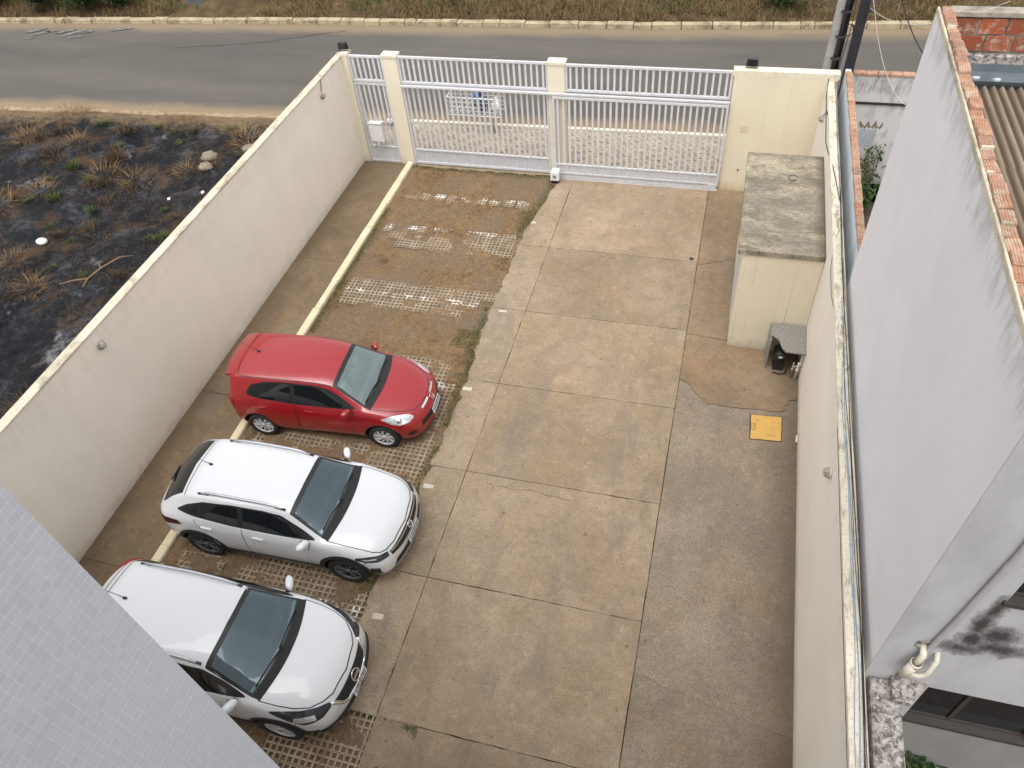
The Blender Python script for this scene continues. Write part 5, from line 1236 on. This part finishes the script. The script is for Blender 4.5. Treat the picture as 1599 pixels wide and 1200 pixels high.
    def emblem(s, p, r, kind):
        h, n = s.hit(p, 'front'); z = n.normalized(); x = Vector((0,1,0)); x = (x-z*x.dot(z)).normalized(); y = z.cross(x); c = h+z*.02
        q = lambda a, b, e=0: c+x*a+y*b+z*e
        m = MB(); m.tube([q(r*math.cos(t), r*math.sin(t)) for t in np.linspace(0,2*math.pi,25)], r*.11, 6)
        if kind == 'bar': m.obox(q(0,0,.004), x*r*1.12, y*r*.20, z*.006)
        if kind == 'vw':
            for pl in ([(-.42,.86),(0,.10),(.42,.86)], [(-.86,.36),(-.42,-.84),(0,-.02),(.42,-.84),(.86,.36)]): m.tube([q(a*r, b*r) for a, b in pl], r*.10, 5)
        o = s.T.part('emblem', m, 'chrome')
        m = MB(); m.add([q(r*math.cos(t), r*math.sin(t), -.006) for t in np.linspace(0,2*math.pi,21)[:-1]], [tuple(range(20))]); s.T.part('emblem_disc', m, {'red': 'red_paint', 'vw': 'black', 'bar': 'black'}[kind], o)
        if kind == 'red':
            m = MB()
            for k in range(4): m.obox(q(-r*.5+k*r*.33,0,.004), x*r*.07, y*r*.45, z*.004)
            s.T.part('emblem_marks', m, 'chrome', o)
    def plate(s, p, w=.40, h=.13, tilt=0):
        hh, n = s.hit(p, 'front'); z = Vector((1,0,tilt)).normalized(); x = Vector((0,1,0)); y = z.cross(x); c = Vector((hh.x+.025, 0, p[2])); q = lambda a, b, e=0: c+x*a+y*b+z*e
        m = MB(); m.obox(c, x*w/2, y*h/2, z*.006); o = s.T.part('number_plate', m, 'plate')
        m = MB(); m.obox(q(0,h*.37,.007), x*w*.48, y*h*.10, z*.001); s.T.part('plate_band', m, 'plate_blue', o)
        m = MB()
        for k in range(7):
            a = -w*.37+k*w*.123; m.obox(q(a,-h*.1,.007), x*w*.012, y*h*.24, z*.001); m.obox(q(a+w*.03,-h*.1+h*.2*(1-(k % 3))*.6,.007), x*w*.022, y*h*.035, z*.001); m.obox(q(a+w*.055,-h*.1,.0072), x*w*.011, y*h*.24*(.5+.5*(k % 2)), z*.001)
        s.T.part('plate_marks', m, 'plate_ink', o)
    def antenna(s, st, y, L=.32, back=.25):
        h, n = s.hit(s.P(st, y), 'top'); m = MB(); m.ellipsoid((h.x,h.y,h.z+.008), .04,.022,.022, 10, 6); o = s.T.part('antenna', m, 'black'); m = MB(); m.tube([(h.x,h.y,h.z+.02),(h.x-back,h.y,h.z+.02+L*.55)], [.006,.003], 5); s.T.part('antenna_rod', m, 'black', o)
    def wipers(s, st, z=.0):
        for (y0, y1, d) in [(.52,-.06,.10),(-.02,-.60,.11)]:
            a, n = s.hit(s.P(st, y0), 'top'); b, n2 = s.hit(s.P(st-d*.25, y1), 'top'); m = MB(); mid = (a+b)/2; h, n3 = s.hit(s.P(st-d*.35, (y0+y1)/2), 'top'); m.tube([a+n*.03, h+n3*.03, b+n2*.025], .012, 5); s.T.part('wiper', m, 'black')
    def interior(s, st_dash0, st_dash1, zdash, seat_st, zseat, seat, wheel=True, w=.60, dash='dash'):
        m = MB(); P_ = []
        for k in range(7):
            f = k/6; P_.append([(s.P(st_dash0+(st_dash1-st_dash0)*f, y)[0], y, zdash+.05*math.sin(f*2.2)-.04*f*f+(.03 if y > .1 and y < .55 and k < 3 else 0)) for y in np.linspace(-w,w,13)])
        m.grid(P_, True, True); m.grid([P_[0], [(x-.03,y,z-.3) for x, y, z in P_[0]]], True, False); s.T.part('dashboard', m, dash)
        for sg in (-1, 1):
            m = MB(); c = (s.X(seat_st), sg*.34, zseat); m.ellipsoid(c, .09,.24,.34, 14, 9, .6); o = s.T.part('seat', m, seat); m = MB(); m.ellipsoid((s.X(seat_st)+.03, sg*.34, zseat+.36), .06,.13,.09, 12, 8, .6); s.T.part('headrest', m, seat, o)
            m = MB(); m.ellipsoid((s.X(seat_st)+.30, sg*.34, zseat-.26), .28,.24,.09, 14, 8, .6); s.T.part('seat_cushion', m, seat, o)
        h, n_ = s.hit(s.P(st_dash0-.22, 0), 'top'); m = MB(); m.obox((h.x-.06, 0, h.z-.09), (.012,0,.006), (0,.11,0), (-.006,0,.032)); s.T.part('inside_mirror', m, 'black')
        c = Vector((s.X(st_dash0)-.16, .34, zdash-.02)); ax = Vector((.9,0,-.45)).normalized(); u = Vector((0,1,0)); v = ax.cross(u)
        m = MB(); m.tube([c+(u*math.cos(t)+v*math.sin(t))*.18 for t in np.linspace(0,2*math.pi,25)], .017, 6); m.tube([c-u*.17, c+ax*.03, c+u*.17], .025, 6); m.tube([c, c+v*.17], .02, 5); s.T.part('steering_wheel', m, 'black')

def fan_rim(n, mat, wide, r_hub=.20, twist=.25, dual=None):
    def fn(Rr, width):
        m = MB(); yo = width/2-.012
        m.lathe([(Rr*.90,yo-.03),(Rr*.93,yo),(Rr*1.0,yo-.002),(Rr*1.0,yo-.03)], 36, 'y'); m.lathe([(0,yo-.004),(Rr*r_hub*.8,yo-.004),(Rr*r_hub,yo-.02),(Rr*r_hub,yo-.05)], 20, 'y')
        for k in range(n):
            a0 = 2*math.pi*k/n; offs = [0] if dual is None else [-dual, dual]
            for d in offs:
                L = []; Rt = []
                for f in np.linspace(0,1,5):
                    r = Rr*(r_hub*.8+(.93-r_hub*.8)*f); a = a0+d*(.5+.9*f)+twist*f; w = wide*(.55+.6*f)/max(.35, r/Rr)*.6
                    L.append((r*math.cos(a-w), yo-.012+.010*math.sin(f*3), r*math.sin(a-w))); Rt.append((r*math.cos(a+w), yo-.012+.010*math.sin(f*3), r*math.sin(a+w)))
                m.grid([L,Rt], True, False); Lb = [(x,y-.03,z) for x, y, z in L]; Rb = [(x,y-.03,z) for x, y, z in Rt]; m.grid([Lb,L], False); m.grid([Rt,Rb], False)
        return m.mesh('rim', mat)
    return fn
def band(c, st0, st1, w, **k): pass

# ---------------------------------------------------------------- red hatchback
def finish_common(c, ws, cowl, hood, doors, seam_z):
    """windscreen (with black border and interior), bonnet gap, door gaps"""
    T = c.T; s0, s1, y0, y1 = ws            # base station, header station, half widths
    lo = [c.P(s0, y) for y in np.linspace(-y0, y0, 13)]; hi = [c.P(s1, y) for y in np.linspace(-y1, y1, 13)]
    i0, i1 = y0-.055, y1-.05
    lo2 = [c.P(s0-.05, y) for y in np.linspace(-i0, i0, 13)]; hi2 = [c.P(s1+.085, y) for y in np.linspace(-i1, i1, 13)]
    c.screen_hole(lo2, hi2, (-.62,0,-.34))
    fr = MB()
    for a, b, n, m in ((lo, lo2, 24, 3), (hi2, hi, 24, 3)): c.patch(a, b, n, m, 'top', off=.003, mb=fr)
    for sg in (0, -1): c.patch([lo[sg], hi[sg]], [lo2[sg], hi2[sg]], 16, 3, 'top', off=.003, mb=fr)
    f = T.part('windscreen_frame', fr, 'black')
    lo3 = [c.P(s0-.04, y) for y in np.linspace(-i0-.012, i0+.012, 13)]; hi3 = [c.P(s1+.073, y) for y in np.linspace(-i1-.012, i1+.012, 13)]
    G, N = c.grid(lo3, hi3, 26, 12, 'top', 1, .006); m = MB(); m.grid(G, True, False); T.part('windscreen', m, c.glass, f)
    cl0, cl1, cy = cowl
    m = c.patch([c.P(cl1, y) for y in np.linspace(-cy, cy, 15)], [c.P(cl0, y) for y in np.linspace(-cy+.02, cy-.02, 15)], 26, 4, 'top', off=.005); T.part('cowl', m, 'black_matte')
def seams(c, lines, mode='side', both=True, w=.009, name='panel_gap', off=.0025):
    for sg in ((-1,1) if both else (1,)):
      for ln in lines:
        m = MB(); c.ribbon([Vector((p[0]-c.mid if mode == 'side' else p[0], p[1] if mode != 'side' else sg, p[2] if len(p) > 2 else 0)) for p in ln], w, mode, sg, off, m); c.T.part(name, m, 'black')

RT = [(0.00,.40,.58,.65,.60,.61,.80,.50,.86,.88,-.10),(.06,.32,.67,.745,.60,.715,.91,.55,1.02,1.05,-.10),(.14,.26,.72,.80,.60,.765,.965,.56,1.24,1.28,-.09),(.22,.24,.74,.815,.58,.78,.975,.565,1.38,1.425,-.08),(.40,.22,.75,.825,.57,.785,.975,.57,1.41,1.465,-.05),
 (.8,.17,.76,.83,.56,.79,.965,.575,1.425,1.49,-.02),(1.4,.17,.765,.835,.56,.79,.95,.58,1.425,1.505,0),(1.95,.20,.765,.835,.56,.785,.938,.565,1.395,1.48,.03),(2.25,.2,.765,.835,.56,.785,.932,.55,1.335,1.42,.06),(2.6,.2,.765,.835,.56,.785,.926,.625,1.13,1.205,.10),
 (2.95,.2,.765,.83,.56,.78,.915,.68,.955,1.0,.14),(3.1,.2,.76,.825,.56,.772,.895,.63,.93,.968,.15),(3.35,.2,.755,.82,.55,.75,.835,.56,.88,.91,.17),(3.57,.2,.74,.80,.53,.705,.765,.51,.805,.835,.20),(3.73,.2,.70,.755,.50,.645,.685,.47,.725,.75,.23),(3.83,.22,.64,.685,.46,.585,.605,.42,.635,.655,.25),(3.875,.28,.55,.58,.43,.50,.51,.36,.53,.55,.26)]
def red_car():
    c = Car('parked_car', 'red hatchback parked farthest from the viewer beside the cream kerb', (-6.452, 8.13, 0), R(4.0), RT, 3.075, 2.42, .295, 'red_paint'); c.glass = 'screen_red'
    finish_common(c, (2.92,2.27,.68,.555), (2.90,3.02,.70), None, None, None)
    c.interior(2.60, 2.90, .93, 2.26, .70, 'seat_pale', dash='dash_reflection')
    c.wheels(fan_rim(9, 'silver', .17, .22, .30), .815)
    # side glass: one black opening, two panes
    A = [(2.66,.968),(2.2,.960),(1.4,.985),(.75,1.035),(.56,1.08)]; B = [(2.64,.985),(2.36,1.17),(2.12,1.295),(1.9,1.345),(1.4,1.372),(.95,1.352),(.68,1.28),(.56,1.15)]
    dl = c.side('window_trim', 'black', A, B, 40, 8, .003)
    for k, o in enumerate(dl):
        sg = (-1,1)[k]
        for (lo, hi) in (([(2.42,.978),(1.52,.992)],[(2.40,1.03),(2.10,1.265),(1.88,1.318),(1.53,1.345)]), ([(1.43,1.0),(.76,1.05),(.63,1.09)],[(1.43,1.348),(.97,1.328),(.72,1.262),(.62,1.16)])):
            c.T.part('side_window', c.patch([(a-c.mid,sg,z) for a, z in lo], [(a-c.mid,sg,z) for a, z in hi], 22, 6, 'side', sg, .006), 'tint', o)
    # doors
    for sg in (-1,1):
        for (lo, hi, hx) in (([(2.52,.30),(1.50,.30)],[(2.60,.93),(1.50,.965)],1.66), ([(1.46,.30),(.98,.33)],[(1.46,.968),(.60,1.03)],.72)):
            f = lambda pl: [(a-c.mid,sg,z) for a, z in pl]; d = c.T.part('door', c.patch(f(lo), f(hi), 18, 8, 'side', sg, .003, .004), 'red_paint')
            m = c.patch([(hx-c.mid,sg,.835),(hx+.17-c.mid,sg,.825)], [(hx-c.mid,sg,.865),(hx+.17-c.mid,sg,.855)], 10, 4, 'side', sg, .022, .03); c.T.part('handle', m, 'red_paint', d)
    seams(c, [[(2.52,0,.30),(2.535,0,.6),(2.61,0,.925)],[(1.48,0,.30),(1.48,0,.97)],[(2.52,0,.295),(1.0,0,.295)],[(.98,0,.33),(.97,0,.55),(.80,0,.75),(.60,0,.99)],[(.18,0,.55),(.62,0,.66)],[(3.52,0,.66),(3.40,0,.55)]])
    # bonnet and roof gaps
    P = c.P
    seams(c, [[P(2.98,.69),P(3.3,.64),P(3.55,.56),P(3.70,.44),P(3.75,.25),P(3.765,0),P(3.75,-.25),P(3.70,-.44),P(3.55,-.56),P(3.3,-.64),P(2.98,-.69)]], 'top', False, .011)
    for sg in (-1,1): seams(c, [[P(2.24,.56*sg),P(1.9,.572*sg),P(1.4,.585*sg),P(.8,.58*sg),P(.42,.57*sg)]], 'top', False, .012, 'roof_moulding')
    seams(c, [[P(.40,-.56),P(.36,-.3),P(.35,0),P(.36,.3),P(.40,.56)]], 'top', False, .012)
    # lamps
    for sg in (-1,1):
        q = lambda pl: [(a-c.mid, y*sg, z) for a, y, z in pl]
        h = c.T.part('headlight', c.patch(q([(3.13,.80,.79),(3.30,.80,.70),(3.45,.74,.645),(3.58,.63,.635),(3.63,.56,.66)]), q([(3.13,.78,.805),(3.30,.70,.805),(3.44,.62,.785),(3.56,.55,.745),(3.63,.53,.68)]), 20, 8, 'near', sg, .006), 'lamp_white')
        m = MB(); a, n = c.hit(q([(3.42,.70,.72)])[0], 'near'); m.lathe([(0,.012),(.045,.012),(.055,0)], 12, 'z', (0,0,0)); rot = n.to_track_quat('Z','Y').to_matrix(); m.v = [tuple(rot @ Vector(v)+a+n*.004) for v in m.v]; c.T.part('bulb_reflector', m, 'chrome', h)
        c.T.part('tail_light', c.patch(q([(.20,.80,.72),(.10,.74,.70),(.03,.62,.70)]), q([(.26,.79,.96),(.16,.73,.97),(.10,.62,.96)]), 10, 6, 'near', sg, .006), 'lamp_red')
        c.T.part('fog_lamp', c.patch(q([(3.55,.72,.37),(3.66,.62,.36)]), q([(3.55,.72,.44),(3.66,.62,.45)]), 8, 4, 'near', sg, .004), 'black')
    f = lambda pl: [(9,y,z) for y, z in pl]
    c.T.part('grille', c.patch(f([(-.52,.42),(0,.40),(.52,.42)]), f([(-.50,.53),(0,.54),(.50,.53)]), 26, 5, 'front', 1, .008), 'black_matte')
    for sg in (-1,1): c.T.part('chrome_strip', c.patch([P(3.80,sg*y) for y in (.07,.2,.33)], [P(3.772,sg*y) for y in (.07,.2,.33)], 12, 3, 'top', 1, .010), 'chrome')
    c.emblem((9,0,.66), .055, 'red'); c.plate((9,0,.47), .40, .13, .15)
    c.mirror(2.52, .80, .985, (.062,.098,.062)); c.antenna(.62, .0, .34, .30); c.wipers(2.90)
    # spoiler, rear wiper, rear window
    g = lambda pl: [(-9,y,z) for y, z in pl]
    c.T.part('rear_window', c.patch(g([(-.58,1.04),(0,1.02),(.58,1.04)]), g([(-.50,1.33),(0,1.36),(.50,1.33)]), 18, 6, 'rear', 1, .005), 'tint')
    m = MB(); Pq = [[(P(.36,y)[0], y, c.hit(P(.36,y),'top')[0].z+.006) for y in np.linspace(-.54,.54,11)], [(P(.10,y)[0], y, 1.428-.05*(y/.55)**2) for y in np.linspace(-.54,.54,11)], [(P(.09,y)[0], y, 1.395-.05*(y/.55)**2) for y in np.linspace(-.54,.54,11)], [(P(.30,y)[0], y, 1.34) for y in np.linspace(-.54,.54,11)]]; m.grid(Pq, True, True); c.T.part('spoiler', m, 'red_paint')
    m = MB(); m.tube([P(.02,.05,1.03),P(-.0,-.22,1.06)], .014, 5); c.T.part('rear_wiper', m, 'black')
    # papers and sticker behind the screen
    c.finish(); return c
def crossover(label, loc, head, tab, fa, wb, rw, spec):
    c = Car('parked_car', label, loc, head, tab, fa, wb, rw, 'white_paint'); c.glass = 'screen_white'; P = c.P; v = spec
    finish_common(c, v['ws'], v['cowl'], None, None, None); c.interior(v['dash'][0], v['dash'][1], v['dash'][2], v['seat'][0], v['seat'][1], 'seat_dark')
    c.wheels(v['rim'], v['yo'], v['clad'], .215)
    dl = c.side('window_trim', 'black', v['dlo'][0], v['dlo'][1], 44, 8, .003)
    for k, o in enumerate(dl):
        sg = (-1,1)[k]
        for (lo, hi) in v['panes']: c.T.part('side_window', c.patch([(a-c.mid,sg,z) for a, z in lo], [(a-c.mid,sg,z) for a, z in hi], 22, 6, 'side', sg, .006), 'tint', o)
    for sg in (-1,1):
        for (lo, hi, hx, hz) in v['doors']:
            f = lambda pl: [(a-c.mid,sg,z) for a, z in pl]; d = c.T.part('door', c.patch(f(lo), f(hi), 18, 8, 'side', sg, .003, .004), 'white_paint')
            m = c.patch([(hx-c.mid,sg,hz),(hx+.19-c.mid,sg,hz-.01)], [(hx-c.mid,sg,hz+.035),(hx+.19-c.mid,sg,hz+.025)], 10, 4, 'side', sg, .024, .03); c.T.part('handle', m, 'white_paint', d)
    seams(c, v['seams'])
    b = v['bonnet']; seams(c, [[P(s_,y) for s_, y in b]+[P(s_,-y) for s_, y in b[::-1]]], 'top', False, .011)
    seams(c, [[P(v['hatch'],y) for y in np.linspace(-.58,.58,9)]], 'top', False, .014)
    # sill cladding and bumper trim
    c.side('sill_trim', 'cladding', [(fa-rw-.04,.24),(fa-wb+rw+.04,.24)], [(fa-rw-.04,.40),(fa-wb+rw+.04,.40)], 16, 4, .012)
    for sg in (-1,1):
        q = lambda pl: [(a-c.mid, y*sg, z) for a, y, z in pl]
        for nm, mat, lo, hi, n_ in v['lamps']: c.T.part(nm, c.patch(q(lo), q(hi), n_, 7, 'near', sg, .006), mat)
        y0 = v['rail'][2]; a0, a1 = v['rail'][:2]; pts = []
        for k in range(13):
            f = k/12; h, n = c.hit(P(a0+(a1-a0)*f, y0*sg*(1-.03*abs(f-.5))), 'top'); e = min(1, min(f, 1-f)/.10); pts.append(h+Vector((0,0,-.01+.055*e)))
        m = MB(); m.tube(pts, [.016+.006*min(1,min(k,12-k)/2) for k in range(13)], 8); o = c.T.part('roof_rail', m, 'rail_silver')
        for k in (0,11):
            m = MB(); m.obox((Vector(pts[k])+Vector(pts[k+1]))/2-Vector((0,0,.03)), (.10,0,0), (0,.016,0), (0,0,.026)); c.T.part('rail_foot', m, 'black', o)
    f = lambda pl: [(9,y,z) for y, z in pl]
    for nm, mat, lo, hi, off in v['front']: c.T.part(nm, c.patch(f(lo), f(hi), 30, 5, 'front', 1, off, .03), mat)
    c.emblem((9,0,v['emb'][0]), v['emb'][1], v['emb'][2]); c.plate((9,0,v['plate']), .40, .13, .05)
    c.mirror(*v['mirror']); c.antenna(v['ant'], 0, .22, .26); c.wipers(v['wip'])
    g = lambda pl: [(-9,y,z) for y, z in pl]
    c.T.part('rear_window', c.patch([P(s_,y) for s_, y in v['rw'][0]], [P(s_,y) for s_, y in v['rw'][1]], 20, 8, 'top', 1, .005), 'tint')
    return c
NTAB = [(.08,.45,.60,.68,.70,.64,.84,.55,.91,.93,-.10),(.12,.38,.68,.76,.69,.72,.95,.62,1.02,1.045,-.10),(.26,.28,.76,.85,.65,.81,1.025,.62,1.13,1.17,-.11),(.55,.24,.78,.87,.62,.835,1.035,.58,1.31,1.355,-.08),(.9,.19,.79,.875,.6,.84,1.025,.575,1.405,1.455,-.05),
 (1.5,.19,.795,.878,.6,.84,1.005,.585,1.43,1.492,-.01),(2.1,.19,.795,.878,.6,.835,.995,.58,1.415,1.485,.02),(2.6,.19,.795,.878,.6,.83,.988,.565,1.345,1.43,.06),(2.95,.19,.795,.876,.6,.825,.984,.64,1.15,1.24,.10),(3.26,.19,.795,.875,.6,.82,.978,.70,1.01,1.07,.14),(3.45,.19,.79,.87,.6,.81,.955,.64,.99,1.03,.15),
 (3.75,.22,.78,.86,.58,.785,.89,.57,.94,.975,.17),(4.0,.23,.77,.845,.55,.75,.81,.55,.87,.90,.18),(4.14,.24,.745,.815,.52,.715,.725,.53,.785,.81,.19),(4.22,.27,.71,.77,.48,.68,.64,.49,.70,.72,.195),(4.266,.33,.65,.70,.46,.62,.55,.44,.60,.62,.20)]
KTAB = [(.10,.45,.62,.72,.75,.70,.95,.54,.99,1.01,-.08),(.15,.38,.70,.79,.73,.78,1.03,.56,1.06,1.08,-.08),(.27,.28,.75,.85,.66,.83,1.07,.56,1.12,1.15,-.08),(.42,.26,.76,.865,.63,.84,1.085,.565,1.27,1.33,-.07),(.58,.25,.77,.872,.62,.84,1.09,.585,1.43,1.495,-.06),(.75,.24,.78,.875,.61,.84,1.085,.60,1.475,1.55,-.05),(1.0,.23,.785,.878,.6,.84,1.07,.605,1.49,1.57,-.03),
 (1.8,.19,.79,.88,.6,.84,1.05,.61,1.50,1.585,0),(2.3,.19,.79,.88,.6,.835,1.04,.60,1.47,1.56,.05),(2.62,.19,.79,.88,.6,.83,1.035,.585,1.405,1.50,.09),(3.0,.19,.79,.878,.6,.825,1.03,.655,1.215,1.31,.14),(3.38,.22,.785,.875,.6,.815,1.02,.71,1.06,1.11,.18),
 (3.6,.22,.78,.87,.6,.80,.99,.64,1.03,1.07,.18),(3.85,.23,.77,.85,.58,.765,.93,.57,.98,1.015,.20),(4.05,.24,.75,.825,.56,.72,.85,.53,.90,.93,.21),(4.18,.26,.71,.78,.53,.67,.76,.48,.80,.83,.22),(4.25,.30,.66,.72,.5,.62,.67,.44,.705,.725,.23),(4.295,.36,.60,.65,.48,.57,.56,.40,.60,.62,.235)]
NSPEC = dict(ws=(3.22,2.62,.71,.57), cowl=(3.20,3.33,.73), dash=(2.86,3.18,.98), seat=(2.55,.72), rim=fan_rim(5,'rim_dark',.036,.2,.25,.20), yo=.865, clad=.065,
 dlo=([(3.02,1.012),(2.4,1.025),(1.6,1.05),(.95,1.10),(.62,1.15)], [(3.0,1.03),(2.74,1.17),(2.45,1.315),(2.15,1.36),(1.6,1.375),(1.1,1.34),(.8,1.26),(.62,1.17)]),
 panes=[([(2.78,1.035),(1.80,1.06)],[(2.76,1.08),(2.44,1.285),(2.18,1.335),(1.81,1.35)]), ([(1.71,1.065),(1.05,1.115)],[(1.71,1.35),(1.35,1.335),(1.06,1.295)]), ([(.99,1.125),(.72,1.16)],[(.99,1.27),(.73,1.19)])],
 doors=[([(2.84,.36),(1.78,.36)],[(2.93,.985),(1.78,1.03)],1.93,.875), ([(1.74,.36),(1.22,.38)],[(1.74,1.035),(.90,1.08)],1.02,.905)],
 seams=[[(2.84,0,.36),(2.855,0,.66),(2.94,0,.985)],[(1.76,0,.36),(1.76,0,1.03)],[(2.84,0,.355),(1.22,0,.355)],[(1.21,0,.38),(1.19,0,.58),(1.05,0,.78),(.90,0,1.06)],[(2.9,0,.815),(1.0,0,.86)],[(.15,0,.62),(.55,0,.70)],[(3.85,0,.72),(3.74,0,.62)]],
 bonnet=[(3.30,.735),(3.6,.73),(3.85,.71),(4.03,.69),(4.12,.64),(4.165,.56),(4.185,.4),(4.19,0)], hatch=.72,
 lamps=[('headlight','lamp_dark',[(3.66,.87,.745),(3.84,.84,.705),(4.02,.77,.675),(4.16,.62,.67)],[(3.66,.86,.79),(3.84,.80,.805),(4.0,.73,.785),(4.13,.60,.755)],18),
        ('daytime_light','lamp_white',[(3.74,.85,.745),(3.98,.76,.715)],[(3.76,.84,.765),(3.98,.75,.74)],12),
        ('fog_lamp','black',[(3.86,.80,.40),(3.98,.70,.38)],[(3.86,.80,.56),(3.97,.71,.54)],8),
        ('tail_light','lamp_smoke',[(.66,.88,.91),(.34,.86,.85),(.14,.74,.82)],[(.60,.87,1.0),(.32,.84,1.005),(.15,.73,.985)],14)],
 front=[('grille','black_matte',[(-.56,.625),(-.3,.60),(0,.595),(.3,.60),(.56,.625)],[(-.56,.705),(-.3,.725),(0,.735),(.3,.725),(.56,.705)],.006), ('chrome_strip','chrome',[(-.55,.682),(0,.70),(.55,.682)],[(-.55,.70),(0,.72),(.55,.70)],.016), ('lower_grille','black_matte',[(-.60,.36),(0,.34),(.60,.36)],[(-.52,.46),(0,.46),(.52,.46)],.008), ('bumper_trim','rail_silver',[(-.58,.325),(0,.305),(.58,.325)],[(-.58,.35),(0,.335),(.58,.35)],.014)],
 emb=(.665,.062,'vw'), plate=.50, rail=(1.02,2.50,.545), mirror=(2.88,.84,1.045,(.066,.105,.064)), ant=.95, wip=3.19,
 rw=([(.20,-.60),(.17,0),(.20,.60)],[(.66,-.54),(.64,0),(.66,.54)]))
KSPEC = dict(ws=(3.36,2.60,.73,.60), cowl=(3.34,3.46,.74), dash=(2.98,3.30,1.02), seat=(2.62,.76), rim=fan_rim(5,'silver',.10,.22,.1,.17), yo=.868, clad=.05,
 dlo=([(3.12,1.068),(2.4,1.085),(1.6,1.11),(.9,1.17),(.50,1.24)], [(3.10,1.085),(2.82,1.24),(2.5,1.38),(2.2,1.43),(1.6,1.445),(1.0,1.43),(.70,1.39),(.50,1.28)]),
 panes=[([(2.86,1.09),(1.85,1.115)],[(2.84,1.15),(2.50,1.35),(2.22,1.40),(1.86,1.42)]), ([(1.76,1.12),(1.0,1.18)],[(1.76,1.42),(1.35,1.42),(1.01,1.40)])],
 doors=[([(2.88,.36),(1.82,.36)],[(3.0,1.045),(1.82,1.09)],1.97,.90), ([(1.78,.36),(1.28,.40)],[(1.78,1.09),(.98,1.14)],1.08,.93)],
 seams=[[(2.88,0,.36),(2.90,0,.7),(3.01,0,1.045)],[(1.80,0,.36),(1.80,0,1.09)],[(2.88,0,.355),(1.28,0,.355)],[(1.27,0,.38),(1.24,0,.6),(1.1,0,.8),(.96,0,1.11)],[(.15,0,.66),(.55,0,.74)],[(3.82,0,.80),(3.76,0,.66)]],
 bonnet=[(3.44,.745),(3.7,.735),(3.92,.70),(4.07,.63),(4.155,.50),(4.195,.36),(4.205,0)], hatch=.66,
 lamps=[('headlight','lamp_dark',[(3.46,.85,.93),(3.68,.86,.78),(3.90,.82,.68),(4.10,.66,.67),(4.16,.50,.70)],[(3.46,.83,.95),(3.66,.79,.95),(3.86,.72,.91),(4.04,.60,.84),(4.14,.47,.765)],22),
        ('headlight_lens','lamp_white',[(3.76,.85,.745),(4.04,.71,.695)],[(3.78,.82,.83),(4.02,.68,.78)],12),
        ('fog_lamp','black',[(3.86,.80,.36),(4.0,.70,.34)],[(3.86,.80,.46),(3.99,.71,.45)],8),
        ('tail_light','lamp_red',[(.60,.87,.99),(.34,.86,.95),(.16,.74,.90),(.11,.45,.93)],[(.56,.80,1.14),(.38,.76,1.13),(.24,.62,1.11),(.17,.42,1.07)],18)],
 front=[('grille','black_matte',[(-.30,.50),(0,.49),(.30,.50)],[(-.42,.715),(0,.735),(.42,.715)],.006), ('lower_grille','black_matte',[(-.72,.30),(0,.27),(.72,.30)],[(-.70,.39),(0,.37),(.70,.39)],.035)],
 emb=(.64,.085,'bar'), plate=.42, rail=(.86,2.50,.585), mirror=(2.98,.84,1.10,(.066,.11,.066)), ant=1.0, wip=3.33,
 rw=([(.30,-.56),(.27,0),(.30,.56)],[(.54,-.55),(.52,0),(.54,.55)]))
red_car()
n_ = crossover('white coupe style crossover parked in the middle beside the red hatchback', (-6.05, 5.585, 0), R(1.1), NTAB, 3.426, 2.566, .335, NSPEC)
m = MB(); m.tube([n_.P(.15,.1,1.10),n_.P(.20,-.22,1.16)], .016, 5); n_.T.part('rear_wiper', m, 'black'); n_.finish()
k_ = crossover('white crossover nearest the viewer partly hidden by the tiled wall', (-6.02, 3.19, 0), R(.6), KTAB, 3.44, 2.61, .335, KSPEC)
# chrome V around the grille
for sg in (-1,1):
    pts = []
    for (y, z) in [(.47,.745),(.40,.62),(.30,.50),(.0,.475)]: h, nn = k_.hit((9, y*sg, z), 'front'); pts.append(h+nn*.016)
    pts = Car.resample(pts, 14); m = MB(); m.tube(pts, .022, 7); k_.T.part('chrome_strip', m, 'chrome')
k_.finish()
